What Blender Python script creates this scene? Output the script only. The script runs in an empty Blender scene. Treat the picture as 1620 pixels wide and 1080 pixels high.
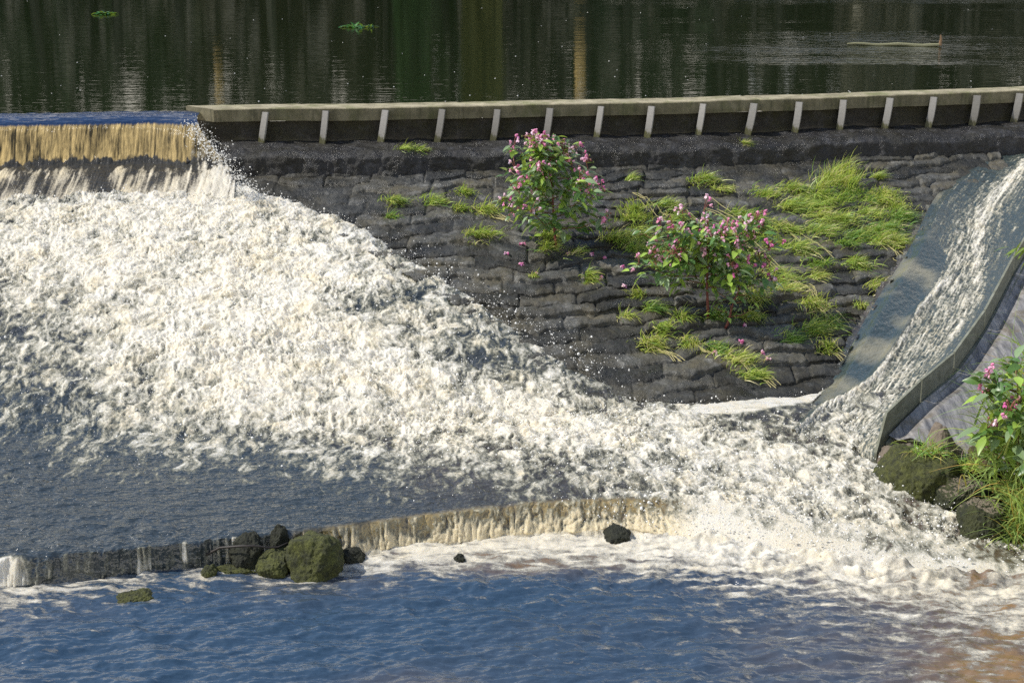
import bpy, math, random
import numpy as np
from mathutils import Vector

random.seed(7)
rng = np.random.default_rng(11)
scene = bpy.context.scene
COL = scene.collection

# ------------------------------------------------------------------ camera
F = 2600.0                      # focal length in pixels of a 1620 px wide frame
CAM_Z = 5.2
PITCH = math.atan((540 + 230) / F)
cp, sp = math.cos(PITCH), math.sin(PITCH)
cam_d = bpy.data.cameras.new("camera")
cam = bpy.data.objects.new("camera", cam_d)
COL.objects.link(cam)
cam.location = (0, 0, CAM_Z)
cam.rotation_euler = (math.pi / 2 - PITCH, 0, 0)
cam_d.sensor_width = 36.0
cam_d.lens = 36.0 * F / 1620.0
cam_d.clip_start = 0.1
cam_d.clip_end = 2000
scene.camera = cam


def ray(px, py):
    a, b = (px - 810) / F, (540 - py) / F
    return np.array([a, cp + b * sp, -sp + b * cp])


def at_z(px, py, z):
    d = ray(px, py)
    t = (z - CAM_Z) / d[2]
    return np.array([d[0] * t, d[1] * t, z])


def at_y(px, py, Y):
    d = ray(px, py)
    t = Y / d[1]
    return np.array([d[0] * t, Y, CAM_Z + d[2] * t])


# ------------------------------------------------------------------ noise
_perm = np.random.default_rng(5).permutation(256).astype(np.int32)
_perm = np.concatenate([_perm, _perm, _perm])
_g3 = np.random.default_rng(6).normal(size=(256, 3)).astype(np.float32)
_g3 /= np.linalg.norm(_g3, axis=1)[:, None]


def perlin(x, y, z=0.0):
    x = np.asarray(x, np.float32)
    y = np.asarray(y, np.float32)
    z = np.broadcast_to(np.asarray(z, np.float32), x.shape)
    xi, yi, zi = np.floor(x).astype(np.int32), np.floor(y).astype(np.int32), np.floor(z).astype(np.int32)
    xf, yf, zf = x - xi, y - yi, z - zi
    u = xf * xf * xf * (xf * (xf * 6 - 15) + 10)
    v = yf * yf * yf * (yf * (yf * 6 - 15) + 10)
    w = zf * zf * zf * (zf * (zf * 6 - 15) + 10)
    out = 0
    for dx in (0, 1):
        for dy in (0, 1):
            for dz in (0, 1):
                h = _perm[(_perm[(_perm[(xi + dx) & 255] + yi + dy) & 255] + zi + dz) & 255]
                g = _g3[h]
                n = g[..., 0] * (xf - dx) + g[..., 1] * (yf - dy) + g[..., 2] * (zf - dz)
                out = out + n * (u if dx else 1 - u) * (v if dy else 1 - v) * (w if dz else 1 - w)
    return out * 1.5


def fbm(x, y, z=0.0, octv=4, gain=0.5, lac=2.03):
    s, a, f, t = 0, 1.0, 1.0, 0
    for i in range(octv):
        s = s + a * perlin(np.asarray(x) * f + i * 17.3, np.asarray(y) * f - i * 9.1, np.asarray(z) * f + i * 3.7)
        t += a
        a *= gain
        f *= lac
    return s / t


def billow(x, y, z=0.0, octv=4, gain=0.5):
    s, a, f, t = 0, 1.0, 1.0, 0
    for i in range(octv):
        s = s + a * np.abs(perlin(np.asarray(x) * f + i * 13.3, np.asarray(y) * f - i * 7.7, np.asarray(z) * f + i * 5.1))
        t += a
        a *= gain
        f *= 2.05
    return s / t


def sstep(a, b, x):
    t = np.clip((x - a) / (b - a), 0, 1)
    return t * t * (3 - 2 * t)


# ------------------------------------------------------------------ objects
def raw_mesh(name, verts, faces_flat, counts, mat, parent=None, smooth=True, attrs=None):
    me = bpy.data.meshes.new(name)
    verts = np.asarray(verts, np.float32).reshape(-1, 3)
    counts = np.asarray(counts, np.int32)
    flat = np.asarray(faces_flat, np.int32)
    me.vertices.add(len(verts))
    me.vertices.foreach_set("co", verts.ravel())
    me.loops.add(len(flat))
    me.loops.foreach_set("vertex_index", flat)
    me.polygons.add(len(counts))
    starts = np.concatenate([[0], np.cumsum(counts)[:-1]]).astype(np.int32)
    me.polygons.foreach_set("loop_start", starts)
    me.polygons.foreach_set("loop_total", counts)
    me.polygons.foreach_set("use_smooth", np.full(len(counts), smooth, bool))
    for k, v in (attrs or {}).items():
        v = np.asarray(v, np.float32)
        if v.ndim == 1 or v.shape[-1] != 3:
            a = me.attributes.new(k, 'FLOAT', 'POINT')
            a.data.foreach_set("value", v.ravel())
        else:
            a = me.attributes.new(k, 'FLOAT_VECTOR', 'POINT')
            a.data.foreach_set("vector", v.ravel())
    me.update(calc_edges=True)
    me.validate()
    if mat is not None:
        me.materials.append(mat)
    o = bpy.data.objects.new(name, me)
    COL.objects.link(o)
    if parent is not None:
        o.parent = parent
        o.matrix_parent_inverse = parent.matrix_basis.inverted()
    return o


def grid_mesh(name, V, mat, keep=None, attrs=None, parent=None, smooth=True, flip=False):
    """V: (rows, cols, 3); keep: bool per vertex, a face stays when all four corners do"""
    r, c = V.shape[:2]
    idx = np.arange(r * c, dtype=np.int32).reshape(r, c)
    q = np.stack([idx[:-1, :-1], idx[:-1, 1:], idx[1:, 1:], idx[1:, :-1]], -1).reshape(-1, 4)
    if flip:
        q = q[:, ::-1]
    if keep is not None:
        k = keep.reshape(-1)
        q = q[k[q].all(axis=1)]
        used = np.zeros(r * c, bool)
        used[q.ravel()] = True
        remap = np.cumsum(used) - 1
        q = remap[q]
        VV = V.reshape(-1, 3)[used]
        attrs = {n: np.asarray(a).reshape(r * c, *np.asarray(a).shape[2:])[used] for n, a in (attrs or {}).items()}
    else:
        VV = V.reshape(-1, 3)
        attrs = {n: np.asarray(a).reshape(r * c, *np.asarray(a).shape[2:]) for n, a in (attrs or {}).items()}
    return raw_mesh(name, VV, q.ravel(), np.full(len(q), 4), mat, parent, smooth, attrs)


class MB:
    """collects polygons, then builds ONE mesh object"""
    def __init__(self):
        self.v, self.f, self.c = [], [], []

    def add(self, verts, faces, col=(1, 1, 1)):
        b = len(self.v)
        self.v.extend([tuple(p) for p in verts])
        self.f.extend([tuple(i + b for i in fc) for fc in faces])
        self.c.extend([tuple(col)] * len(verts))

    def box(self, lo, hi, col=(1, 1, 1)):
        x0, y0, z0 = lo
        x1, y1, z1 = hi
        self.add([(x0, y0, z0), (x1, y0, z0), (x1, y1, z0), (x0, y1, z0), (x0, y0, z1), (x1, y0, z1), (x1, y1, z1), (x0, y1, z1)],
                 [(0, 3, 2, 1), (4, 5, 6, 7), (0, 1, 5, 4), (1, 2, 6, 5), (2, 3, 7, 6), (3, 0, 4, 7)], col)

    def tube(self, pts, radii, n=7, col=(1, 1, 1)):
        pts = [Vector(p) for p in pts]
        rings = []
        for i, p in enumerate(pts):
            d = (pts[min(i + 1, len(pts) - 1)] - pts[max(i - 1, 0)]).normalized()
            a = d.orthogonal().normalized() if i == 0 else (prev - d * prev.dot(d)).normalized()
            prev = a
            b = d.cross(a)
            rings.append([p + (a * math.cos(2 * math.pi * k / n) + b * math.sin(2 * math.pi * k / n)) * radii[i] for k in range(n)])
        vs = [v for r in rings for v in r] + [pts[0], pts[-1]]
        fs = []
        for i in range(len(pts) - 1):
            for k in range(n):
                fs.append((i * n + k, i * n + (k + 1) % n, (i + 1) * n + (k + 1) % n, (i + 1) * n + k))
        e = len(pts) * n
        for k in range(n):
            fs.append((e, (k + 1) % n, k))
            fs.append((e + 1, (len(pts) - 1) * n + k, (len(pts) - 1) * n + (k + 1) % n))
        self.add(vs, fs, col)

    def build(self, name, mat, parent=None, smooth=False):
        flat = [i for f in self.f for i in f]
        return raw_mesh(name, np.array(self.v), flat, [len(f) for f in self.f], mat, parent, smooth, {"tone": np.array(self.c, np.float32)})


def empty(name, loc):
    o = bpy.data.objects.new(name, None)
    COL.objects.link(o)
    o.location = loc
    o.empty_display_size = 0.1
    return o


def tag(o, label=None, cat=None, group=None, kind=None):
    if label:
        o["label"] = label
    if cat:
        o["category"] = cat
    if group:
        o["group"] = group
    if kind:
        o["kind"] = kind
    return o


# ------------------------------------------------------------------ materials
class NT:
    def __init__(self, name):
        self.m = bpy.data.materials.new(name)
        self.m.use_nodes = True
        self.t = self.m.node_tree
        self.t.nodes.clear()
        self.out = self.t.nodes.new("ShaderNodeOutputMaterial")

    def n(self, typ, **kw):
        nd = self.t.nodes.new("ShaderNode" + typ)
        for k, v in kw.items():
            if k in nd.inputs:
                self.set(nd.inputs[k], v)
            else:
                setattr(nd, k, v)
        return nd

    def set(self, inp, v):
        if isinstance(v, bpy.types.NodeSocket):
            self.t.links.new(v, inp)
        elif isinstance(v, bpy.types.Node):
            self.t.links.new(v.outputs[0], inp)
        else:
            if inp.type == 'RGBA' and len(v) == 3:
                v = (*v, 1)
            inp.default_value = v

    def coord(self, scale=(1, 1, 1), rot=(0, 0, 0)):
        tc = self.n("TexCoord")
        mp = self.n("Mapping")
        mp.inputs["Scale"].default_value = scale
        mp.inputs["Rotation"].default_value = rot
        self.t.links.new(tc.outputs["Object"], mp.inputs["Vector"])
        return mp.outputs[0]

    def noise(self, vec, scale, detail=4, rough=0.55, dist=0.0):
        nd = self.n("TexNoise")
        nd.inputs["Scale"].default_value = scale
        nd.inputs["Detail"].default_value = detail
        nd.inputs["Roughness"].default_value = rough
        nd.inputs["Distortion"].default_value = dist
        self.t.links.new(vec, nd.inputs["Vector"])
        return nd.outputs["Fac"]

    def ramp(self, fac, a, b, ca=(0, 0, 0), cb=(1, 1, 1)):
        r = self.n("ValToRGB")
        r.color_ramp.elements[0].position = a
        r.color_ramp.elements[1].position = b
        r.color_ramp.elements[0].color = (*ca, 1)
        r.color_ramp.elements[1].color = (*cb, 1)
        self.set(r.inputs[0], fac)
        return r.outputs[0]

    def mix(self, fac, a, b, mode='MIX'):
        m = self.n("Mix", data_type='RGBA', blend_type=mode)
        self.set(m.inputs[0], fac)
        self.set(m.inputs[6], a)
        self.set(m.inputs[7], b)
        return m.outputs[2]

    def math(self, op, a, b=0.0, c=0.0, clamp=False):
        m = self.n("Math", operation=op, use_clamp=clamp)
        self.set(m.inputs[0], a)
        self.set(m.inputs[1], b)
        if op in ('MULTIPLY_ADD',):
            self.set(m.inputs[2], c)
        return m.outputs[0]

    def attr(self, name, out="Fac"):
        a = self.n("Attribute", attribute_name=name)
        return a.outputs[out]

    def bump(self, h, strength, dist, normal=None):
        b = self.n("Bump")
        b.inputs["Strength"].default_value = strength
        b.inputs["Distance"].default_value = dist
        self.set(b.inputs["Height"], h)
        if normal is not None:
            self.set(b.inputs["Normal"], normal)
        return b.outputs[0]

    def bsdf(self, **kw):
        p = self.n("BsdfPrincipled")
        for k, v in kw.items():
            self.set(p.inputs[k.replace("_", " ")], v)
        return p.outputs[0]

    def finish(self, sh):
        self.t.links.new(sh, self.out.inputs["Surface"])
        return self.m

    def mixsh(self, fac, a, b):
        m = self.n("MixShader")
        self.set(m.inputs[0], fac)
        self.t.links.new(a, m.inputs[1])
        self.t.links.new(b, m.inputs[2])
        return m.outputs[0]


def mat_water(name, deep, bumps, foam=True, rough=0.06, amber=(0.30, 0.15, 0.035), ior=1.5, stretch=(1, 1, 1), foam_noise=(45, 5), fall=None, aer=(0.20, 0.20, 0.155)):
    t = NT(name)
    c = t.coord(stretch)
    nrm = None
    for (sc, st, di, det) in bumps:
        nrm = t.bump(t.noise(c, sc, det, 0.6), st, di, nrm)
    col = deep
    if foam:
        col = t.mix(t.attr("amber"), deep, amber)
        if fall:
            col = t.mix(t.attr("fall"), col, fall)
    w = t.bsdf(Base_Color=col, Roughness=rough, IOR=ior, Normal=nrm, Specular_IOR_Level=0.8)
    if not foam:
        return t.finish(w)
    c2 = t.coord((1, 1, 1))
    fn = t.noise(c2, foam_noise[0], foam_noise[1], 0.65, 0.6)
    ff = t.math('ADD', t.attr("foam"), t.math('MULTIPLY_ADD', fn, 0.7, -0.35))
    fw = t.ramp(ff, 0.42, 0.92)
    ff = t.ramp(ff, 0.22, 0.52)
    big = t.ramp(t.noise(c2, 3.2, 5, 0.65), 0.42, 0.70)
    big = t.math('MAXIMUM', t.math('MULTIPLY', big, 0.75), t.attr("cream"), clamp=True)
    fc = t.mix(fw, aer, t.mix(big, (0.76, 0.735, 0.665), (0.70, 0.60, 0.40)))
    fb = t.bump(t.noise(c2, 60, 5, 0.65), 0.5, 0.015)
    fo = t.bsdf(Base_Color=fc, Roughness=0.5, IOR=1.33, Normal=fb, Subsurface_Weight=0.5, Subsurface_Radius=(1.0, 0.9, 0.7), Subsurface_Scale=0.03)
    tr = t.n("BsdfTranslucent")
    t.set(tr.inputs["Color"], fc)
    fo = t.mixsh(0.12, fo, tr.outputs[0])
    return t.finish(t.mixsh(ff, w, fo))


M = {}
M['pond'] = None
t = NT("pond_water")
c = t.coord((1, 1, 1))
cs = t.coord((0.35, 1.6, 1))
n1 = t.bump(t.noise(cs, 3.0, 3, 0.5), 0.13, 0.03)
patch = t.ramp(t.noise(t.coord((0.10, 0.35, 1)), 1.0, 3), 0.50, 0.66)
sxp = t.n("SeparateXYZ")
t.set(sxp.inputs[0], c)
patch = t.math('MULTIPLY', patch, t.ramp(t.math('MULTIPLY_ADD', sxp.outputs[0], 0.06, 0.3), 0.25, 0.75))
n2 = t.bump(t.math('MULTIPLY', t.noise(cs, 7.0, 3, 0.55), t.math('MULTIPLY_ADD', patch, 1.0, 0.12)), 0.5, 0.03, n1)
M['pond'] = t.finish(t.bsdf(Base_Color=(0.010, 0.016, 0.006), Roughness=0.03, IOR=1.33, Normal=n2))

M['cascade'] = mat_water("cascade_water", (0.030, 0.040, 0.044), [(6, 0.6, 0.06, 3), (24, 0.55, 0.018, 3)], stretch=(0.7, 1.5, 1), rough=0.06, fall=(0.46, 0.34, 0.13))
M['river'] = mat_water("river_water", (0.026, 0.054, 0.092), [(7, 0.35, 0.04, 2), (26, 0.35, 0.012, 3)], rough=0.05, aer=(0.26, 0.25, 0.22), stretch=(0.7, 1.4, 1), amber=(0.34, 0.19, 0.05))
M['chute'] = mat_water("chute_water", (0.040, 0.058, 0.058), [(9, 0.7, 0.035, 3), (42, 0.6, 0.012, 3)], stretch=(1.4, 0.8, 1), rough=0.07, amber=(0.22, 0.205, 0.14), foam_noise=(60, 5))

# crest: smooth lip that turns into a streaked, peat-gold curtain
t = NT("crest_water")
c2 = t.coord((1, 1, 1))
st = t.noise(t.coord((30, 2.0, 3.0)), 1.0, 4, 0.6, 0.3)
nb = t.bump(t.noise(t.coord((1.0, 7, 7)), 2.6, 3, 0.6, 0.8), 0.7, 0.035)
lip = t.bsdf(Base_Color=t.mix(t.attr("low"), (0.012, 0.03, 0.08), (0.045, 0.042, 0.034)), Roughness=0.04, IOR=1.33, Normal=nb, Specular_IOR_Level=1.0)
st2 = t.noise(t.coord((7, 1.2, 2.0)), 1.0, 4, 0.65, 0.6)
gold = t.ramp(t.math('ADD', t.math('MULTIPLY', st, 0.55), t.math('MULTIPLY', st2, 0.45)), 0.41, 0.60, (0.045, 0.040, 0.026), (0.60, 0.46, 0.22))
nb2 = t.bump(t.noise(t.coord((40, 5, 7)), 1.0, 4), 0.8, 0.02)
g1 = t.bsdf(Base_Color=gold, Roughness=0.12, IOR=1.33, Normal=nb2)
tr = t.n("BsdfTranslucent")
t.set(tr.inputs["Color"], gold)
g1 = t.mixsh(0.45, g1, tr.outputs[0])
gd = t.ramp(t.math('ADD', t.attr("fall"), t.math('MULTIPLY_ADD', st, 0.5, -0.25)), 0.35, 0.6)
body = t.mixsh(gd, lip, g1)
fn = t.noise(c2, 40, 5, 0.65, 0.5)
ffa = t.math('ADD', t.attr("foam"), t.math('MULTIPLY_ADD', fn, 0.9, -0.45))
ff = t.ramp(ffa, 0.25, 0.55)
fo = t.bsdf(Base_Color=t.mix(t.ramp(ffa, 0.4, 0.95), (0.16, 0.14, 0.10), t.mix(t.attr("cream"), (0.80, 0.79, 0.74), (0.62, 0.52, 0.33))), Roughness=0.4, Normal=t.bump(fn, 0.6, 0.02))
M['crest'] = t.finish(t.mixsh(ff, body, fo))

# wet mossy stone
def mat_wet(name, dark, moss, pale, scale=1.0, rough=(0.25, 0.75), bumpk=1.0, stones=False):
    t = NT(name)
    c = t.coord((1, 1, 1))
    a = t.ramp(t.noise(c, 2.2 * scale, 6, 0.65), 0.40, 0.62)
    b = t.ramp(t.noise(c, 6.0 * scale, 6, 0.7), 0.52, 0.72)
    e = t.noise(c, 45 * scale, 5, 0.7)
    col = t.mix(a, dark, moss)
    col = t.mix(b, col, pale)
    col = t.mix(t.math('MULTIPLY', t.ramp(e, 0.35, 0.7), 0.55), col, tuple(x * 0.35 for x in dark))
    if stones:
        col = t.mix(1.0, col, t.ramp(t.attr("stone"), 0.1, 0.9, (0.38, 0.38, 0.38), (1.55, 1.48, 1.40)), 'MULTIPLY')
        fl = t.ramp(t.noise(c, 120, 2, 0.5), 0.72, 0.76)
        col = t.mix(fl, col, (0.42, 0.41, 0.38))
    ro = t.ramp(t.noise(c, 3.5 * scale, 5, 0.7), 0.38, 0.60, (rough[0],) * 3, (rough[1],) * 3)
    nb = t.bump(t.noise(c, 30 * scale, 6, 0.75), 0.8 * bumpk, 0.025)
    nb = t.bump(t.noise(c, 110 * scale, 3, 0.7), 0.6 * bumpk, 0.008, nb)
    return t.finish(t.bsdf(Base_Color=col, Roughness=ro, Normal=nb, IOR=1.4))


M['apron'] = mat_wet("apron_stone", (0.070, 0.073, 0.070), (0.086, 0.078, 0.052), (0.19, 0.195, 0.19), rough=(0.16, 0.65), stones=True)
M['ledge'] = mat_wet("ledge_stone", (0.034, 0.033, 0.033), (0.030, 0.027, 0.018), (0.10, 0.10, 0.105), rough=(0.14, 0.5))
M['wallface'] = mat_wet("wall_face_moss", (0.040, 0.036, 0.028), (0.045, 0.042, 0.02), (0.08, 0.075, 0.066), 1.4, (0.5, 0.9))

t = NT("coping_concrete")
c = t.coord()
a = t.noise(c, 5, 6, 0.7)
col = t.ramp(a, 0.35, 0.7, (0.19, 0.165, 0.10), (0.47, 0.415, 0.28))
mo = t.ramp(t.noise(t.coord((1.6, 1.6, 1.0)), 2.0, 5, 0.7), 0.48, 0.68)
col = t.mix(t.math('MULTIPLY', mo, 0.75), col, (0.12, 0.14, 0.03))
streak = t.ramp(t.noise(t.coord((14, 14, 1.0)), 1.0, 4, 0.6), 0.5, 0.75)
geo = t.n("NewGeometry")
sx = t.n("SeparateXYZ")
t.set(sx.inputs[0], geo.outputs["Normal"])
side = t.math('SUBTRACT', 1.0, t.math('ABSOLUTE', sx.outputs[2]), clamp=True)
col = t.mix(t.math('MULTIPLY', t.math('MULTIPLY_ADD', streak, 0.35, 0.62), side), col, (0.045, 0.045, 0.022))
M['coping'] = t.finish(t.bsdf(Base_Color=col, Roughness=0.85, Normal=t.bump(t.noise(c, 60, 5, 0.7), 0.5, 0.01)))

t = NT("post_steel")
c = t.coord()
tcz = t.attr("tone")
col = t.mix(t.ramp(t.noise(c, 16, 5, 0.7), 0.52, 0.75), (0.23, 0.225, 0.215), (0.13, 0.12, 0.09))
sx = t.n("SeparateXYZ")
tc = t.n("TexCoord")
t.t.links.new(tc.outputs["Object"], sx.inputs[0])
foot = t.math('ADD', t.math('MULTIPLY', sx.outputs[2], -7.0), t.math('MULTIPLY_ADD', t.noise(c, 20, 4), 1.6, 0.0))
foot = t.ramp(foot, 0.15, 0.5)
col = t.mix(foot, col, (0.07, 0.07, 0.025))
oi = t.n("ObjectInfo")
col = t.mix(1.0, col, t.ramp(oi.outputs["Random"], 0.0, 1.0, (0.72, 0.70, 0.66), (1.15, 1.13, 1.1)), 'MULTIPLY')
M['post'] = t.finish(t.bsdf(Base_Color=col, Roughness=0.5, Normal=t.bump(t.noise(c, 60, 3), 0.2, 0.005)))

t = NT("wing_wall_board")
c = t.coord()
col = t.ramp(t.noise(t.coord((4, 4, 9)), 1.5, 6, 0.7), 0.35, 0.7, (0.14, 0.145, 0.10), (0.27, 0.275, 0.215))
col = t.mix(t.ramp(t.noise(t.coord((9, 9, 1.5)), 1.0, 5, 0.7), 0.60, 0.80), col, (0.09, 0.10, 0.05))
M['wing'] = t.finish(t.bsdf(Base_Color=col, Roughness=0.7, Normal=t.bump(t.noise(c, 50, 5, 0.7), 0.4, 0.008)))

t = NT("slab_concrete")
c = t.coord()
vv = t.coord((9, 1.1, 1), (0, 0, math.radians(38)))
s1 = t.noise(vv, 1.6, 6, 0.75)
col = t.ramp(s1, 0.36, 0.66, (0.07, 0.07, 0.075), (0.36, 0.34, 0.32))
col = t.mix(t.ramp(t.noise(c, 3, 5, 0.7), 0.52, 0.70), col, (0.15, 0.12, 0.07))
M['slab'] = t.finish(t.bsdf(Base_Color=col, Roughness=t.ramp(t.noise(c, 4, 4), 0.4, 0.6, (0.18,) * 3, (0.6,) * 3), Normal=t.bump(s1, 0.4, 0.02)))


def mat_rock(name, stone, stone2, moss, moss2, amount, flat_top_bare=0.0):
    t = NT(name)
    c = t.coord()
    st = t.mix(t.ramp(t.noise(c, 6, 6, 0.7), 0.35, 0.7), stone, stone2)
    mo = t.mix(t.ramp(t.noise(c, 14, 6, 0.75), 0.38, 0.68), moss, moss2)
    fac = t.math('ADD', t.math('MULTIPLY_ADD', t.noise(c, 4.0, 5, 0.65), 1.6, -0.8), amount)
    if flat_top_bare:
        geo = t.n("NewGeometry")
        sx = t.n("SeparateXYZ")
        t.set(sx.inputs[0], geo.outputs["Normal"])
        fac = t.math('SUBTRACT', fac, t.math('MULTIPLY', t.ramp(sx.outputs[2], 0.75, 0.97), flat_top_bare))
    fac = t.ramp(fac, 0.4, 0.6)
    col = t.mix(fac, st, mo)
    nb = t.bump(t.noise(c, 40, 6, 0.8), 1.0, 0.02)
    nb = t.bump(t.noise(c, 150, 3, 0.8), 0.7, 0.006, nb)
    return t.finish(t.bsdf(Base_Color=col, Roughness=0.8, Normal=nb))


M['rock_moss'] = mat_rock("rock_thick_moss", (0.10, 0.085, 0.06), (0.16, 0.13, 0.10), (0.030, 0.034, 0.013), (0.115, 0.125, 0.022), 0.95)
M['rock_block'] = mat_rock("rock_mossy_block", (0.17, 0.14, 0.10), (0.25, 0.205, 0.15), (0.022, 0.026, 0.012), (0.065, 0.072, 0.02), 1.05, 0.85)
M['rock_brown'] = mat_rock("rock_brown", (0.145, 0.115, 0.085), (0.28, 0.225, 0.17), (0.05, 0.04, 0.02), (0.08, 0.07, 0.03), 0.15)
M['rock_rust'] = mat_rock("rock_rusty_moss", (0.16, 0.09, 0.05), (0.24, 0.15, 0.09), (0.05, 0.035, 0.015), (0.10, 0.08, 0.025), 0.55)
M['rock_black'] = mat_rock("rock_black_weed", (0.03, 0.03, 0.028), (0.05, 0.05, 0.045), (0.012, 0.014, 0.008), (0.032, 0.034, 0.014), 0.8)


def mat_leaf(name, trans=0.35, rough=0.45):
    t = NT(name)
    col = t.attr("tone", "Vector")
    p = t.bsdf(Base_Color=col, Roughness=rough)
    tr = t.n("BsdfTranslucent")
    t.set(tr.inputs["Color"], t.mix(0.5, col, (0.52, 0.60, 0.07), 'MIX') if trans > 0.3 else col)
    return t.finish(t.mixsh(trans, p, tr.outputs[0]))


M['grass'] = mat_leaf("grass_blade", 0.38, 0.4)
M['leaf'] = mat_leaf("plant_leaf", 0.32, 0.35)
M['petal'] = mat_leaf("pink_petal", 0.25, 0.6)
t = NT("plant_stem")
M['stem'] = t.finish(t.bsdf(Base_Color=t.attr("tone", "Vector"), Roughness=0.5))
t = NT("far_leaf")
M['far'] = t.finish(t.bsdf(Base_Color=t.attr("tone", "Vector"), Roughness=0.8))
t = NT("spray_drop")
dr = t.bsdf(Base_Color=(0.84, 0.83, 0.79), Roughness=0.25, IOR=1.33)
M['drop'] = t.finish(dr)
t = NT("bank_earth")
c = t.coord()
M['earth'] = t.finish(t.bsdf(Base_Color=t.ramp(t.noise(c, 5, 6, 0.7), 0.35, 0.7, (0.03, 0.025, 0.015), (0.075, 0.07, 0.03)), Roughness=0.9, Normal=t.bump(t.noise(c, 25, 5), 0.8, 0.03)))
t = NT("drift_wood")
M['wood'] = t.finish(t.bsdf(Base_Color=(0.028, 0.022, 0.018), Roughness=0.6))

# ------------------------------------------------------------------ plan of the weir
Z_COP, COP_T, Z_POND, Z_BASE = 2.25, 0.155, 2.185, 1.83
cop_px = [(-700, 186), (-200, 181), (0, 178), (338, 172.5), (520, 171.5), (640, 169.2), (840, 165.6), (1080, 161), (1140, 159.2), (1380, 151.8), (1620, 143), (1800, 135), (2100, 120)]
cop_pts = np.array([at_z(x, y, Z_COP) for x, y in cop_px])


def wall_y(X):
    X = np.asarray(X, float)
    return sum(np.interp(X + dx, cop_pts[:, 0], cop_pts[:, 1]) for dx in (-0.6, -0.3, 0, 0.3, 0.6)) / 5


def line(pts):
    P = np.array([at_z(x, y, z) for x, y, z in pts])
    return P[np.argsort(P[:, 0])]


toe = line([(-900, 700, .27), (-300, 695, .27), (0, 690, .27), (200, 690, .27), (500, 682, .27), (800, 660, .27), (1000, 642, .27), (1110, 634, .27), (1300, 615, .27), (1400, 690, .2), (1470, 750, .12), (1650, 830, .06), (2000, 860, .05)])
lip = line([(-900, 960, .2), (-300, 905, .2), (0, 882, .2), (150, 872, .2), (370, 850, .2), (540, 832, .2), (700, 812, .2), (850, 797, .2), (1000, 790, .2), (1080, 792, .18), (1200, 812, .15), (1350, 838, .10), (1500, 862, .05), (1650, 880, .03), (2000, 900, .02)])
foot = line([(-900, 1010, 0), (-300, 955, 0), (0, 930, 0), (150, 913, 0), (370, 890, 0), (540, 879, 0), (700, 858, 0), (850, 846, 0), (1000, 842, 0), (1080, 856, 0), (1200, 882, 0), (1350, 908, 0), (1500, 925, 0), (1650, 935, 0), (2000, 950, 0)])


def LY(l, X):
    return sum(np.interp(X + dx, l[:, 0], l[:, 1]) for dx in (-0.2, 0, 0.2)) / 3


def LZ(l, X):
    return np.interp(X, l[:, 0], l[:, 2])


LEDGE = 0.62
Z_AP = 1.55


def surf(X, Y):
    """mean height of the weir bed (apron, basin, river) at X, Y"""
    X = np.asarray(X, float)
    Y = np.asarray(Y, float)
    y2 = wall_y(X) - LEDGE
    y3, y4, y5 = LY(toe, X), LY(lip, X), LY(foot, X)
    z3, z4 = LZ(toe, X), LZ(lip, X)
    y3 = np.minimum(y3, y2 - 0.3)
    y4 = np.minimum(y4, y3 - 0.15)
    y5 = np.minimum(y5, y4 - 0.03)
    z = np.where(Y >= y2, Z_AP,
        np.where(Y >= y3, z3 + (Z_AP - z3) * (Y - y3) / (y2 - y3),
        np.where(Y >= y4, z4 + (z3 - z4) * (Y - y4) / (y3 - y4),
        np.where(Y >= y5, z4 * (Y - y5) / (y4 - y5), 0.0))))
    return z


def on_bed(px, py):
    """the point of the bed a plan mark falls on"""
    d = ray(px, py)
    lo, hi = 8.0, 24.0
    ys = np.linspace(lo, hi, 1600)
    t = ys / d[1]
    zz = CAM_Z + d[2] * t
    s = surf(d[0] * t, ys)
    k = np.argmax(zz <= s)
    Y = ys[k]
    X = d[0] * t[k]
    return np.array([X, Y, float(surf(X, Y))])


def field(marks, X, Y, sx=0.45, sy=0.35):
    """smooth interpolation in plan of values given at marks (px, py, value)"""
    P = np.array([on_bed(a, b)[:2] for a, b, _ in marks])
    v = np.array([m[2] for m in marks])
    num = np.zeros_like(X, dtype=np.float32)
    den = np.full_like(num, 1e-9)
    for (x, y), val in zip(P, v):
        d2 = ((X - x) / sx) ** 2 + ((Y - y) / sy) ** 2
        w = np.exp(-0.5 * d2) + 1e-4 / (1 + d2)
        num += w * val
        den += w
    return num / den


def signed_dist(poly, X, Y):
    """positive inside the polygon (plan)"""
    P = np.asarray(poly)
    inside = np.zeros(X.shape, bool)
    dist = np.full(X.shape, 1e9)
    for i in range(len(P)):
        (x0, y0), (x1, y1) = P[i], P[(i + 1) % len(P)]
        cond = ((y0 > Y) != (y1 > Y)) & (X < (x1 - x0) * (Y - y0) / (y1 - y0 + 1e-12) + x0)
        inside ^= cond
        ex, ey = x1 - x0, y1 - y0
        t = np.clip(((X - x0) * ex + (Y - y0) * ey) / (ex * ex + ey * ey + 1e-12), 0, 1)
        dist = np.minimum(dist, np.hypot(X - x0 - t * ex, Y - y0 - t * ey))
    return np.where(inside, dist, -dist)


# ------------------------------------------------------------------ pond and far bank
xs = np.concatenate([np.linspace(-80, -9, 12), np.linspace(-8.5, 9.5, 60), np.linspace(10, 80, 12)])
rows = np.linspace(0, 1, 40) ** 2.2
V = np.zeros((len(rows), len(xs), 3), np.float32)
for i, r in enumerate(rows):
    y0 = wall_y(xs) + 0.33
    V[i, :, 0] = xs
    V[i, :, 1] = y0 + (78 - y0) * r
    V[i, :, 2] = Z_POND
tag(grid_mesh("pond_water", V, M['pond'], flip=False), kind="structure")

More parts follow.
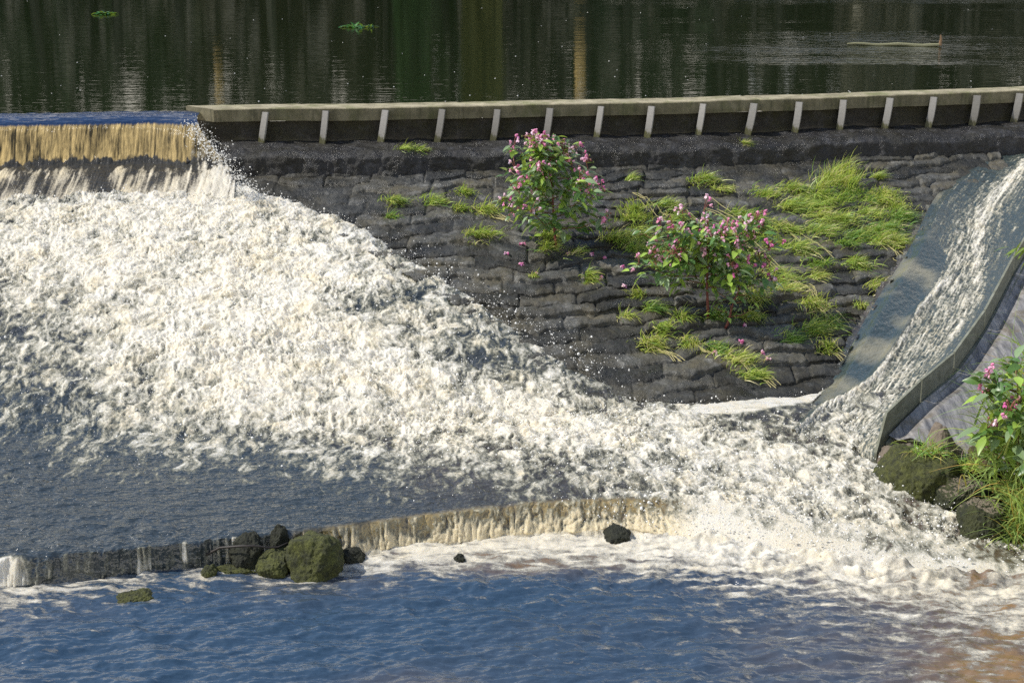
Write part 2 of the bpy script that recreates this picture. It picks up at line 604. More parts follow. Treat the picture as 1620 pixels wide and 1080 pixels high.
# far bank: slope with a wood on it (out of the frame, mirrored in the pond)
gx, gy = np.meshgrid(np.linspace(-90, 90, 120), np.linspace(60, 110, 30))
gz = 1.9 + np.clip(gy - 62, 0, None) * 0.28 + fbm(gx * .2, gy * .2) * 1.0
V = np.stack([gx, gy, gz], -1)
tag(grid_mesh("far_bank", V, M['earth']), kind="structure")
wood = MB()


def far_tone(x):
    k = x / 62 * 2600 + 810
    g = np.array([0.028, 0.045, 0.014])
    if 300 < k < 640:
        g = np.array([0.045, 0.042, 0.022])
    elif 735 < k < 790:
        g = np.array([0.10, 0.10, 0.03])
    elif 640 < k < 735:
        g = np.array([0.03, 0.055, 0.016])
    elif 790 < k < 900:
        g = np.array([0.03, 0.026, 0.02])
    elif 900 < k < 1120:
        g = np.array([0.018, 0.034, 0.012])
    elif 1120 < k < 1330:
        g = np.array([0.035, 0.042, 0.02])
    elif 1330 < k < 1450:
        g = np.array([0.15, 0.14, 0.10])
    elif k >= 1450:
        g = np.array([0.05, 0.048, 0.034])
    return g


for i in range(9000):
    x = random.uniform(-50, 50)
    y = random.uniform(61, 70)
    top = 9.5 + 1.2 * math.sin(x * 0.35) + 0.8 * math.sin(x * 0.9 + 2)
    z = 2.2 + (random.random() ** 0.85) * top
    s = random.uniform(0.35, 0.9)
    a, b = Vector((random.gauss(0, 1), random.gauss(0, .6), random.gauss(0, 1))).normalized(), Vector((random.gauss(0, 1), random.gauss(0, 1), random.gauss(0, 1)))
    b = (b - a * b.dot(a)).normalized()
    cc = Vector((x, y, z))
    tone = far_tone(x) * random.uniform(0.5, 1.5)
    wood.add([cc - a * s, cc - b * s * .5, cc + a * s, cc + b * s * .5], [(0, 1, 2, 3)], tone)
for i in range(34):
    x = random.uniform(-48, 48)
    y = random.uniform(60.5, 64)
    wood.tube([(x, y, 1.8), (x + random.uniform(-.3, .3), y, 5), (x + random.uniform(-.6, .6), y, 8)], [.22, .18, .1], 6, tuple(np.array([0.035, 0.036, 0.022]) * random.uniform(.6, 1.4)))
for x, z0, z1, w in ((2.42, 5.7, 7.9, .20), (-10.7, 6.8, 8.0, .15)):
    wood.tube([(x, 60.0, z0), (x + .1, 60.0, z1)], [w, w], 8, (0.62, 0.44, 0.16))  # short trunk lengths, sunlight on them painted in as gold
for xa, xb, n_, tone0 in ((-1.75, -.45, 500, (0.14, 0.14, 0.04)), (12.2, 14.6, 600, (0.20, 0.19, 0.14)), (-4.2, -3.0, 250, (0.04, 0.085, 0.022))):
    for i in range(n_):
        cc = Vector((random.uniform(xa, xb), random.uniform(59.8, 60.8), random.uniform(3, 10)))
        a = Vector((random.gauss(0, .4), random.gauss(0, .4), random.gauss(0, 1))).normalized()
        b = a.orthogonal().normalized()
        wood.add([cc - a * .4, cc - b * .2, cc + a * .4, cc + b * .2], [(0, 1, 2, 3)], np.array(tone0) * random.uniform(.6, 1.4))
tag(wood.build("far_wood", M['far']), kind="stuff", label="dark green wood on the far bank mirrored in the pond", cat="wood")

# ------------------------------------------------------------------ retaining wall with coping and posts
X_END = at_z(338, 172.5, Z_COP)[0]
X_BACK = at_z(296, 165, Z_COP)[0]
X_R = at_z(1860, 132, Z_COP)[0]
wall = empty("retaining_wall", (0, float(wall_y(0)), Z_BASE))
tag(wall, "long dark retaining wall under a pale coping with a row of steel posts", "wall")
COP_W = 0.36
n = 260
ts = np.linspace(0, 1, n)
sec = 14
xs_f = X_END + (X_R - X_END) * ts
xs_b = X_BACK + (X_R - X_BACK) * ts
prof = [(0, 0), (0, .3), (0, .7), (0, .93), (.03, 1), (.3, 1), (.6, 1), (.97, 1), (1, .93), (1, .5), (1, 0), (.5, 0)]
V = np.zeros((n, len(prof) + 1, 3), np.float32)
joint = np.zeros(n)
for jx in (505, 1062, 1398, 760, 1230):
    xj = (jx - 810) / F * 19.3
    joint += np.exp(-((xs_f - xj) / 0.012) ** 2)
for j, (w, h) in enumerate(prof + [prof[0]]):
    X = xs_f + (xs_b - xs_f) * w
    Y = wall_y(X) + COP_W * w
    Z = Z_COP - COP_T * (1 - h)
    ex = 0.012 * joint
    nz = 0.006 * fbm(X * 6, Y * 6, np.full(n, h * 3.0), 4)
    V[:, j, 0] = X
    V[:, j, 1] = Y + ex * (1 if w < .5 else -1) + nz + 0.01 * perlin(X * 1.3, X * 0 + h)
    V[:, j, 2] = Z + (nz * 0.8 - ex * (.6 if h > .5 else -.6)) + 0.008 * perlin(X * .9, X * 0 + 3)
cop = grid_mesh("coping", V, M['coping'], parent=wall, smooth=False, flip=True)
# close the cut left end
endm = MB()
endm.add([V[0, j] for j in range(len(prof))], [tuple(range(len(prof)))])
import bmesh
bm = bmesh.new()
bm.from_mesh(cop.data)
bmesh.ops.remove_doubles(bm, verts=bm.verts, dist=1e-5)
bmesh.ops.holes_fill(bm, edges=[e for e in bm.edges if e.is_boundary], sides=30)
bmesh.ops.recalc_face_normals(bm, faces=bm.faces)
bm.to_mesh(cop.data)
bm.free()
# wall face below the coping: rough, mossy, vertical
nx, nz_ = 900, 46
X = np.linspace(X_END - 0.1, X_R, nx)[None, :].repeat(nz_, 0)
Zf = np.linspace(Z_COP - COP_T - 0.004, Z_BASE - 0.1, nz_)[:, None].repeat(nx, 1)
Yf = wall_y(X) + 0.06 - 0.035 * billow(X * 5, Zf * 5, 0, 5) - 0.03 * fbm(X * 1.6, Zf * 4, 3, 4)
k = np.linspace(0, 1, nz_)[:, None]
Yf = Yf - 0.05 * k ** 2
grid_mesh("wall_face", np.stack([X, Yf, Zf], -1), M['wallface'], parent=wall)
# the wall's blunt end under the cut coping
ne = 24
Xe = np.concatenate([np.linspace(X_END + .25, X_END - .02, 6), np.linspace(X_END - .03, X_BACK + .01, 12), np.linspace(X_BACK + .02, X_BACK + .5, 6)])
Ye = np.concatenate([np.full(6, .05), np.linspace(.05, .34, 12), np.full(6, .34)])
Ze = np.linspace(Z_COP - COP_T - .004, Z_BASE - .35, 30)
Xg, Zg = Xe[None, :].repeat(30, 0), Ze[:, None].repeat(ne, 1)
Yg = wall_y(Xg) + Ye[None, :]
rgh = .03 * fbm(Xg * 8 + Yg * 8, Zg * 8, 5, 4)
grid_mesh("wall_end", np.stack([Xg - rgh - .01, Yg + rgh, Zg], -1), M['wallface'], parent=wall)
post_px = [(421, 412), (515, 511.5), (608.5, 602), (697, 690), (785, 779.5), (869, 864), (951, 945), (1032, 1026), (1112, 1106.5), (1190, 1184), (1264, 1258.5), (1336, 1330), (1408, 1402), (1478, 1472), (1548, 1541), (1616, 1609), (1682, 1675)]
post0 = None
for i, (pt, pb) in enumerate(post_px):
    xt = (pt - 810) / F * float(wall_y((pt - 810) / F * 19.3))
    yw = float(wall_y(xt))
    p = Vector((xt, yw, Z_BASE))
    if post0 is None:
        mb = MB()
        pts = []
        m = 9
        w, th = 0.046, 0.05
        ang = math.radians(38)
        fx, fy = math.cos(ang) * w, math.sin(ang) * w      # flange faces left and outwards
        rings = []
        for q in range(m):
            s = q / (m - 1)
            zz = 0.385 - 0.425 * s
            lean = -0.055 * s - 0.012 * s * s
            outw = -0.045 - 0.06 * s - 0.045 * math.sin(s * math.pi) * .5
            cx_, cy_ = lean, outw
            rings.append([(cx_ - fx, cy_ + fy - 0.01, zz), (cx_ + fx, cy_ - fy, zz), (cx_ + fx + .012, cy_ - fy + .012, zz), (cx_ - fx + .012, cy_ + fy + 0.004, zz)])
        vs = [v for r in rings for v in r]
        fs = []
        for q in range(m - 1):
            for e in range(4):
                a, b = q * 4 + e, q * 4 + (e + 1) % 4
                fs.append((a, a + 4, b + 4, b))
        fs.append((0, 1, 2, 3))
        fs.append((m * 4 - 1, m * 4 - 2, m * 4 - 3, m * 4 - 4))
        mb.add(vs, fs)
        # web behind the flange
        vs = []
        for q in range(m):
            s = q / (m - 1)
            zz = 0.38 - 0.42 * s
            lean = -0.055 * s - 0.012 * s * s
            outw = -0.045 - 0.06 * s - 0.045 * math.sin(s * math.pi) * .5
            vs += [(lean + .004, outw + .006, zz), (lean + .022, outw + .006, zz), (lean + .022, .05, zz), (lean + .004, .05, zz)]
        mb.add(vs, [(q * 4 + e, q * 4 + 4 + e, q * 4 + 4 + (e + 1) % 4, q * 4 + (e + 1) % 4) for q in range(m - 1) for e in range(4)] + [(0, 1, 2, 3)])
        post0 = mb.build("post", M['post'])
        o = post0
    else:
        o = post0.copy()
        COL.objects.link(o)
    o.parent = wall
    o.matrix_parent_inverse = wall.matrix_basis.inverted()
    o.location = p
    o.rotation_euler = (random.uniform(-.05, .04), random.uniform(-.045, .035), random.uniform(-.12, .12) - 0.08 * max(0, (pt - 1000) / 600))
    o.scale = (random.uniform(.94, 1.08), 1, random.uniform(.97, 1.02))

# ------------------------------------------------------------------ mossy ledge at the wall's foot
nu, nv = 1000, 90
X = np.linspace(X_END - .25, X_R, nu)[None, :].repeat(nv, 0)
v = np.linspace(0, 1, nv)[:, None].repeat(nu, 1)
wob = 0.10 * fbm(X * 1.1, X * 0 + 2, 0, 4)
Yw = wall_y(X)
# profile: gently falling shelf, round lip, upright face
offs = np.interp(v, [0, .48, .62, .74, .86, 1], [-.02, .34, .48, .55, .575, .60])
drop = np.interp(v, [0, .48, .62, .74, .86, 1], [0, .03, .05, .11, .25, .42])
step = 0.07 * sstep(.25, .4, v) * (0.5 + perlin(X * 1.7, v * 0 + 5))
edge = 0.05 * billow(X * 4, v * 6, 1, 4)
Yl = Yw - offs - wob * v + 0.05 * fbm(X * 5, v * 3, 4, 3) * v - edge * sstep(.5, .8, v)
Zl = Z_BASE + 0.02 - drop - step * .5 + 0.035 * fbm(X * 4, v * 5, 2, 5) + 0.035 * billow(X * 7, v * 8, 6, 4) * sstep(.1, .6, v) + 0.03 * perlin(X * .8, v * 0 + 1)
tag(grid_mesh("stone_ledge", np.stack([X, Yl, Zl], -1), M['ledge']), "black mossy stone ledge running along the foot of the retaining wall", "ledge")

dry_px = [(345, 262), (400, 296), (470, 318), (560, 345), (640, 392), (700, 430), (770, 470), (850, 530), (930, 582), (1010, 620), (1110, 632), (1200, 620), (1296, 610), (1325, 585), (1385, 480), (1445, 385), (1490, 300), (1560, 236), (1640, 200), (1640, 180), (345, 180)]
DRY = [on_bed(*p)[:2] if p[1] > 262 else at_z(p[0], p[1], 1.6)[:2] for p in dry_px]

# ------------------------------------------------------------------ stepped stone apron
nu, nv = 950, 340
Xa = np.linspace(-3.9, 6.2, nu)[None, :].repeat(nv, 0)
va = np.linspace(-0.06, 1.10, nv)[:, None].repeat(nu, 1)
y2 = wall_y(Xa) - LEDGE
y3 = LY(np.array([r for r in toe if r[0] < 2.85] + [[6, 15.6, .27]]), Xa)
Ya = y2 + (y3 - y2) * va
Za = Z_AP + (0.27 - Z_AP) * va
slope_len = (y2 - y3)
NC = 20.0
wv = va * NC + 1.3 * fbm(Xa * .6, va * 2.5, 1, 3) + 0.75 * fbm(Xa * 2.2, va * 8, 7, 4)
ci = np.floor(wv)
fr = wv - ci
h1 = np.abs(np.sin(ci * 12.9898) * 43758.5453) % 1
sl = 0.55 + 0.35 * h1                                      # stone length of that course
ux = (Xa + h1 * 3 + 0.12 * perlin(Xa * 1.5, ci * 3.1, 4)) / sl
si = np.floor(ux)
fx = ux - si
h2 = np.abs(np.sin(ci * 78.233 + si * 37.719) * 43758.5453) % 1
h3 = np.abs(np.sin(ci * 45.1 + si * 91.7) * 15731.743) % 1
tread = 0.062 + 0.04 * (h2 - .5)
strength = np.clip(0.75 + 0.8 * perlin(Xa * .5, va * 2.2, 9), 0.2, 1.25)
saw = np.where(fr < .84, fr / .84, 1 - sstep(.84, 1.0, fr)) # high at its lower lip, then the drop
rnd = -0.035 * (sstep(.55, .84, fr) ** 2)
jn = np.minimum(fx, 1 - fx) * sl
joint = np.exp(-(jn / 0.02) ** 2)
hgt = (tread * saw + rnd * saw) * strength - 0.034 * joint * strength * (h2 > .25) + 0.035 * (h3 - .5) * strength
hgt += 0.030 * fbm(Xa * 6, Ya * 8, 2, 5, .65) + 0.026 * (billow(Xa * 11, Ya * 13, 5, 4, .65) - .2)
out = -0.045 * saw * strength
tone = np.clip(.5 + .9 * (h2 - .5) + .8 * fbm(Xa * 3, Ya * 3, 12, 4), 0, 1)
Va = np.stack([Xa, Ya + out + 0.012 * fbm(Xa * 9, Ya * 9, 8, 3), Za + hgt - 0.02], -1)
apron_edge_px = [(1600, 225), (1560, 236), (1490, 300), (1445, 385), (1385, 480), (1325, 585), (1300, 616)]
AE = np.array([on_bed(*p) for p in apron_edge_px])
edgeX = np.interp(Ya, AE[::-1, 1], AE[::-1, 0])
keep = (Xa < edgeX + 0.16 + 1.6 * sstep(17.6, 19.0, Ya))
tag(grid_mesh("weir_apron", Va, M['apron'], keep=keep & (signed_dist(DRY, Xa, Ya) > -.40), attrs={"stone": tone}), "stepped apron of dark mossy stone courses below the ledge", "weir apron")


def apron_z(x, y):
    i = int(np.clip((x + 3.9) / 10.1 * (Va.shape[1] - 1), 0, Va.shape[1] - 1))
    col = Va[:, i]
    j = int(np.argmin(np.abs(col[:, 1] - y)))
    return float(col[j, 2])


# ------------------------------------------------------------------ crest and curtain of the weir
XL = -8.0
XC = at_z(302, 190, Z_POND)[0]
nu, nv = 900, 150
tu = np.linspace(0, 1, nu)[None, :].repeat(nv, 0)
vs_ = np.linspace(0, 1, nv)[:, None].repeat(nu, 1)
kx = [0, .12, .22, .30, .38, .46, .60, .72, .78, .86, 1.0]
off = np.interp(vs_, kx, [-.36, -.12, -.02, .09, .18, .23, .31, .40, .52, .72, 1.34])
zz = np.interp(vs_, kx, [Z_POND, Z_POND - .001, Z_POND - .012, Z_POND - .05, Z_POND - .12, Z_POND - .20, Z_POND - .38, Z_POND - .52, Z_POND - .56, Z_POND - .63, Z_POND - .86])
for _ in range(3):
    off[1:-1] = (off[:-2] + 2 * off[1:-1] + off[2:]) / 4
    zz[1:-1] = (zz[:-2] + 2 * zz[1:-1] + zz[2:]) / 4
flare = sstep(.86, 1.0, tu) * 0.62 * sstep(.2, 1.0, vs_)
Xc = XL + (XC - XL) * tu + flare
fall = sstep(.26, .42, vs_)
low = sstep(.62, .8, vs_)
strk = fbm(Xc * 22, vs_ * 2.2, 0, 4, .6)
strk2 = fbm(Xc * 6, vs_ * 4, 3, 4, .6)
ragged = 0.05 * fbm(Xc * 2.2, vs_ * 0 + 1, 1, 4)
Yc = wall_y(Xc) - off - .22 * sstep(.86, .97, tu) * sstep(.1, .6, vs_) - fall * (0.018 * strk + 0.03 * strk2) - low * (0.06 * billow(Xc * 5, vs_ * 8, 2, 5) - 0.02)
Zc = zz + (1 - fall) * (0.004 * perlin(Xc * 3, vs_ * 20) + 0.004 * perlin(Xc * 9, vs_ * 30)) + low * (0.05 * billow(Xc * 6, vs_ * 9, 8, 5)) + ragged * low
edge_foam = sstep(.9, .985, tu + 0.05 * strk2) * sstep(.45, .65, vs_) * np.clip(.42 + .8 * strk + .5 * strk2, 0, 1)
foamc = np.clip(edge_foam + low * (0.56 + 1.0 * strk2 + 0.6 * fbm(Xc * 3, vs_ * 7, 5, 4) + .6 * strk) + 0.25 * sstep(.88, 1, vs_) + .12 * sstep(.45, .6, vs_) * strk, 0, 1)
cut = sstep(.59, .74, vs_ + 0.12 * strk2 + 0.05 * strk)
fall_at = np.clip(fall - 1.1 * cut, 0, 1)
bandd = sstep(.63, .68, vs_ + .1 * strk2) * (1 - sstep(.70, .82, vs_ + .25 * strk2))
foamc = np.clip(foamc - .7 * bandd * (1 - edge_foam), 0, 1)
tag(grid_mesh("crest_water", np.stack([Xc, Yc, Zc], -1), M['crest'], attrs={"fall": fall_at, "low": sstep(.4, .55, vs_), "foam": foamc, "cream": np.clip(.75 - .6 * edge_foam + .5 * strk2, 0, 1)}), kind="structure")

# ------------------------------------------------------------------ cascade, basin and sill
FOAM = [(0, 330, .8), (0, 400, .95), (0, 470, .7), (0, 540, .34), (0, 600, .36), (0, 660, .36), (70, 560, .5), (120, 620, .62), (100, 480, .85), (200, 345, 1), (200, 420, 1), (300, 500, 1), (400, 330, 1),
        (430, 380, .97), (500, 360, .85), (560, 380, .72), (500, 420, 1), (600, 430, .9), (640, 420, .6), (650, 500, .72), (700, 455, .5), (750, 520, .6), (720, 540, .7), (800, 560, .55), (800, 500, .35), (850, 560, .42), (900, 585, .4), (960, 600, .3), (1000, 620, .45),
        (500, 560, .97), (400, 640, 1), (600, 640, 1), (700, 600, .9), (800, 650, .95), (880, 630, .8), (950, 660, .95), (1000, 690, 1), (1100, 670, .85), (1150, 720, .92), (1060, 640, .5), (200, 570, .95), (200, 650, .75), (60, 640, .38), (100, 690, .4), (250, 700, .55), (300, 680, .85), (0, 700, .2),
        (0, 740, .16), (150, 735, .12), (250, 725, .28), (400, 722, .35), (500, 705, .75), (560, 720, .42), (650, 712, .8), (610, 728, .75), (650, 745, .3), (680, 752, .5), (750, 735, .65), (760, 765, .22), (850, 755, .6), (900, 730, .85), (1000, 760, .78), (1100, 760, .72), (870, 785, .28),
        (300, 800, 0), (100, 800, .02), (0, 840, .04), (200, 850, .03), (500, 790, .05), (430, 760, .08), (600, 810, .05), (700, 790, .1), (800, 785, .2), (950, 785, .5),
        (1150, 640, .5), (1220, 640, .22), (1200, 660, .45), (1250, 690, .62), (1350, 670, .62), (1380, 730, .66), (1250, 750, .82), (1300, 800, .9), (1150, 800, .9), (1200, 770, .75), (1400, 790, .64), (1450, 820, .55), (1420, 850, .75), (1330, 850, .95), (1100, 825, 1), (1250, 845, 1), (1500, 850, .75), (1560, 870, .7), (1620, 880, .4)]
AMP = [(200, 400, .055), (0, 400, .055), (0, 600, .04), (500, 450, .055), (700, 500, .04), (850, 560, .03), (1000, 620, .03), (400, 620, .06), (700, 660, .075), (900, 690, .075), (1050, 690, .07), (1150, 720, .05), (200, 690, .035), (500, 710, .025),
       (0, 740, .018), (300, 760, .014), (100, 830, .012), (500, 790, .014), (700, 780, .014), (900, 770, .03), (1050, 770, .045), (1250, 660, .045), (1350, 700, .05), (1250, 760, .06), (1200, 820, .10), (1100, 820, .09), (1350, 850, .11), (1450, 850, .06), (1550, 860, .05), (1400, 790, .05)]
CREAM = [(300, 340, .25), (300, 480, .35), (200, 560, .2), (450, 560, .3), (50, 400, .3), (600, 450, .05), (800, 580, .05), (600, 640, .4), (800, 660, .65), (950, 690, .6), (1100, 700, .15), (1000, 740, .0), (1150, 760, .3), (1250, 740, .6), (1300, 800, .6), (1150, 830, .65), (1400, 850, .6), (1350, 700, .25), (0, 700, 0), (400, 760, 0), (850, 800, .7)]
rA, rB, rC = 400, 200, 50
nu = 1150
X1 = np.linspace(-6.2, 5.0, nu)
y2 = wall_y(X1) - LEDGE - 0.05
y3 = np.minimum(LY(toe, X1), y2 - .3)
y4 = np.minimum(LY(lip, X1), y3 - .15)
y4 = y4 + .05 * fbm(X1 * 1.3, X1 * 0 + 4, 0, 4) * 1.4 + .04 * fbm(X1 * 9, X1 * 0 + 2, 0, 4)
y5 = np.minimum(LY(foot, X1) + .05 * fbm(X1 * 1.7, X1 * 0 + 9, 0, 4), y4 - .03)
YR = np.concatenate([y2 + (y3 - y2) * np.linspace(-.02, 1, rA, endpoint=False)[:, None],
                     y3 + (y4 - y3) * np.linspace(0, 1, rB, endpoint=False)[:, None],
                     y4 + (y5 - y4) * np.linspace(0, 1, rC - 4)[:, None],
                     y5 - np.linspace(.02, .12, 4)[:, None]])
XR = X1[None, :].repeat(len(YR), 0)
ZR = surf(XR, YR)
rowi = np.arange(len(YR))[:, None].repeat(nu, 1)
# rounded lip of the sill
for _ in range(5):
    ZR[1:-1] = (ZR[:-2] + 2 * ZR[1:-1] + ZR[2:]) / 4
ZR[-4:] = np.array([-.02, -.05, -.08, -.12])[:, None]
dens = np.clip(field(FOAM, XR, YR), 0, 1.05)
amp = field(AMP, XR, YR, .6, .5)
crm = np.clip(field(CREAM, XR, YR, .6, .5), 0, 1)
# streaked flow coordinates: downstream and a little to the right
S = YR * 1.06
q1 = XR + 0.18 * (S - 15)
wx = 0.12 * fbm(q1 * 3, S * 3, 11, 3)
wy = 0.12 * fbm(q1 * 3, S * 3, 19, 3)
lump = fbm((q1 + wx) * 2.6, (S + wy) * 3.2, 2, 3)
b1 = billow((q1 + wx) * 9.5, (S + wy) * 10, 1, 4, .62)
spk = fbm((q1 + wx) * 24 - S * 5, (S + wy) * 11, 6, 3, .7)
ridge = np.clip(1 - np.abs(perlin((q1 + wx) * 13, (S + wy) * 9, 4)) * 2.6, 0, 1) ** 2
ridge2 = np.clip(1 - np.abs(perlin((q1 - wx) * 21 + S * 5, (S - wy) * 15, 9)) * 2.6, 0, 1) ** 2
fine = fbm(q1 * 40, S * 34, 3, 2, .6)
b0 = billow((q1 + wx) * 5.0, (S + wy) * 5.5, 12, 4, .55)
rag = sstep(-.25, .35, fbm(q1 * 1.6, S * 1.4, 61, 3))
turb = 1.5 * lump + 1.5 * (b0 - .22) + .45 * (b1 - .22) + (.22 + .40 * rag) * spk + 0.20 * (ridge - .3) + .30 * rag * (ridge2 - .3) + .10 * fine
patchy = fbm(q1 * 1.5, S * .9, 71, 4, .6)
swirl = fbm((q1 + 2 * wx) * 5 - S * 1.2, (S + 2 * wy) * 1.6, 75, 4, .6)
# smooth fast water has long ripples along the flow
rip = 1.1 * fbm(q1 * 1.6, S * 4.5, 13, 3, .55) + .8 * fbm(q1 * 4, S * 9, 14, 3, .5) + .5 * fbm((XR - S * .8) * 9, (S + XR * .35) * 16, 15, 3, .6)
calm = np.clip(1 - dens * 1.6, 0, 1)
roll = np.clip(field([(650, 650, .4), (800, 660, .8), (880, 690, 1), (1000, 680, 1), (1100, 685, 1), (1150, 740, .8), (500, 640, .3), (300, 600, 0), (1250, 690, .2), (1150, 810, .9), (1260, 830, 1), (1400, 850, .9), (1500, 860, .4), (1350, 700, 0), (700, 560, 0), (1000, 620, 0), (800, 740, .3), (500, 730, 0), (1000, 760, .4)], XR, YR, .4, .3), 0, 1)
disp = amp * (turb * (1 - .35 * roll) * (1 - calm) + rip * .9 * calm) + roll * .11 * (billow((q1 + wx) * 3.2, (S + wy) * 4.2, 33, 3, .5) - .16)
STRIP = [at_z(x, y, .27)[:2] for x, y in ((1078, 656), (1120, 632), (1200, 620), (1306, 612), (1298, 631), (1222, 646), (1150, 656))]
strip = sstep(-.05, .03, signed_dist(STRIP, XR, YR) + .07 * fbm(q1 * 5, S * 7, 44, 4))
disp = disp * (1 - .85 * strip) + .012 * strip
is_fall = sstep(rA + rB - 6, rA + rB + 4, rowi) * (1 - sstep(len(YR) - 8, len(YR) - 3, rowi))
px_gold = np.clip(sstep(at_z(420, 860, .1)[0], at_z(560, 850, .1)[0], XR), 0, 1) * (1 - sstep(at_z(1040, 800, .1)[0], at_z(1160, 810, .1)[0], XR))
leftfall = 1 - sstep(at_z(380, 860, .1)[0], at_z(470, 850, .1)[0], XR)
rightside = sstep(at_z(1020, 800, .1)[0], at_z(1120, 810, .1)[0], XR)
stk = fbm(XR * 34 + 3 * perlin(XR * 3, S * 3), S * 1.2, 5, 4, .6)
stk2 = fbm(XR * 7, S * 2, 8, 3)
fall_w = is_fall * (1 - rightside)
thick = 0.06 * np.clip(dens, 0, 1)
disp = disp * (1 - .7 * is_fall) * (1 - .8 * is_fall * rightside)
ZZ = ZR + thick * .6 + disp * (1 - .75 * fall_w)
YY = YR - 0.5 * disp * (1 - fall_w) - fall_w * (0.016 * stk + .05 * stk2 + .04 * spk + .01)
XX = XR + 0.35 * amp * fbm(q1 * 8, S * 8, 22, 3) * (1 - calm)
# where the apron lies dry the water thins out
sd = signed_dist(DRY, XR + .05 * fbm(XR * 5, S * 5, 31, 4) * 2, YR + .05 * fbm(XR * 5, S * 5, 37, 4) * 2)
ZZ = ZZ - sstep(-0.22, 0.10, sd) * 0.13
keep = (sd < 0.12) & ~((XR < XC + .45) & (YR > wall_y(XR) - 1.13 - .18 * fbm(XR * 3, XR * 0 + 3, 0, 4)))
# the chute has its own water right of its left edge
CH_L = [(1560, 236), (1490, 300), (1445, 385), (1385, 480), (1325, 585), (1285, 640)]
chL = np.array([on_bed(*p) for p in CH_L])
inch = (YR > chL[-1, 1]) & (XR > np.interp(YR, chL[::-1, 1], chL[::-1, 0]))
keep &= ~inch
BANK = [at_z(1387, 756, .05)[:2], at_z(1455, 802, 0)[:2], at_z(1522, 826, 0)[:2], at_z(1578, 866, 0)[:2], at_z(1640, 880, 0)[:2], np.array([7, 12.6]), np.array([9, 21.]), np.array([5.6, 18.]), np.array([4.9, 16.9]), np.array([4.35, 15.7]), np.array([3.88, 14.8]), np.array([3.42, 14.1]), np.array([2.98, 13.5])]
bsd = signed_dist(BANK, XR, YR)
keep &= bsd < -.01
nz1 = .5 + .95 * fbm((q1 + wx) * 15 - S * 4, (S + wy) * 6, 41, 5, .66) + .40 * (turb / 2.0) * (1 - calm)
foam = np.clip(.5 + (nz1 + .40 * patchy + .50 * swirl - (1.035 - dens * .93)) * 1.10, -0.4, 1.4)
foam = np.where(dens < .12, foam - .5, foam)
foam = np.maximum(foam, strip * (1.0 + .9 * fbm(q1 * 4, S * 14, 48, 4)))
foam = foam * (1 - sstep(-.16, .02, sd) * .55)
foam = foam * (1 - fall_w) + fall_w * (leftfall * (.10 + 1.9 * np.clip(perlin(XR * 8 + 1.5 * stk2 + S * 1.2, S * .8, 4), 0, 1) + .6 * stk + .5 * spk + .9 * (1 - sstep(at_z(20, 900, .1)[0], at_z(60, 900, .1)[0], XR))) + px_gold * (.30 + .30 * stk + 1.3 * spk + .5 * stk2))
nearbot = sstep(len(YR) - 40, len(YR) - 8, rowi + 16 * stk2 + 10 * spk)
foam = foam + nearbot * .75 * (1 - .75 * leftfall)
amber = np.clip((.26 + .12 * rightside) * crm * (1 - calm), 0, 1)
fgold = np.clip(fall_w * px_gold * (.62 + .5 * stk + 1.1 * spk), 0, 1)
cream = np.clip(crm * (.55 + .9 * fbm(q1 * 2.5, S * 3, 51, 4)) + fall_w * px_gold * .9, 0, 1)
tag(grid_mesh("cascade_water", np.stack([XX, YY, ZZ], -1), M['cascade'], keep=keep, attrs={"foam": foam, "amber": amber, "cream": cream, "fall": fgold}), kind="structure")
CAS = (XX, YY, ZZ, dens, amp, keep, sd)

# ------------------------------------------------------------------ river below
RF = [(0, 945, .62), (100, 925, .62), (200, 915, .45), (300, 900, .55), (370, 895, .6), (450, 907, .55), (395, 890, .75), (500, 915, .3), (345, 905, .5), (0, 990, .12), (150, 970, .1), (560, 890, .75), (620, 885, .8), (700, 872, .9), (800, 880, .75), (900, 860, .95), (850, 895, .5), (1000, 870, .9), (1100, 875, .9), (1000, 900, .45), (1100, 900, .6), (900, 915, .12), (1000, 930, .1),
      (1200, 885, .92), (1200, 925, .42), (1300, 905, .9), (1300, 950, .38), (1400, 920, .9), (1500, 945, .62), (1600, 960, .85), (1620, 920, .5), (1550, 905, .45), (1400, 975, .42), (1500, 990, .45), (1600, 1000, .5), (1560, 1030, .35), (1450, 1030, .3), (1600, 1070, .25), (1200, 1000, .2), (1300, 1010, .25), (1100, 980, .12), (1100, 1040, .1), (600, 930, .05), (300, 940, .12), (300, 1000, .04), (600, 1000, .03), (800, 1000, .05), (200, 1060, .06), (500, 1060, .04), (850, 1060, .05), (1000, 1070, .08), (400, 930, .1), (740, 920, .12)]
RAM = [(850, 875, .9), (800, 872, .6), (950, 880, .4), (1530, 935, 1), (1460, 932, .9), (1570, 940, .8), (1400, 915, .4), (1600, 1005, .9), (1540, 880, .6), (1300, 880, .3), (500, 905, .15), (520, 925, .1), (600, 960, 0), (300, 1000, 0), (1000, 1000, .03), (1300, 1000, .15), (1200, 930, .12), (1450, 990, .25), (100, 940, .05), (700, 930, .0), (900, 930, .0), (1000, 920, .03), (300, 930, 0), (1100, 960, .03), (1300, 960, .08)]
nu, nv = 900, 380
Xr = np.linspace(-4.6, 5.2, nu)[None, :].repeat(nv, 0)
y5 = np.minimum(LY(foot, Xr[0]), 13.2) + 0.10
vr = np.linspace(0, 1, nv)[:, None]
Yr = y5[None, :] + (8.6 - y5[None, :]) * vr
dens = np.clip(field(RF, Xr, Yr, .4, .22), 0, 1)
amb = np.clip(field(RAM, Xr, Yr, .4, .2), 0, 1)
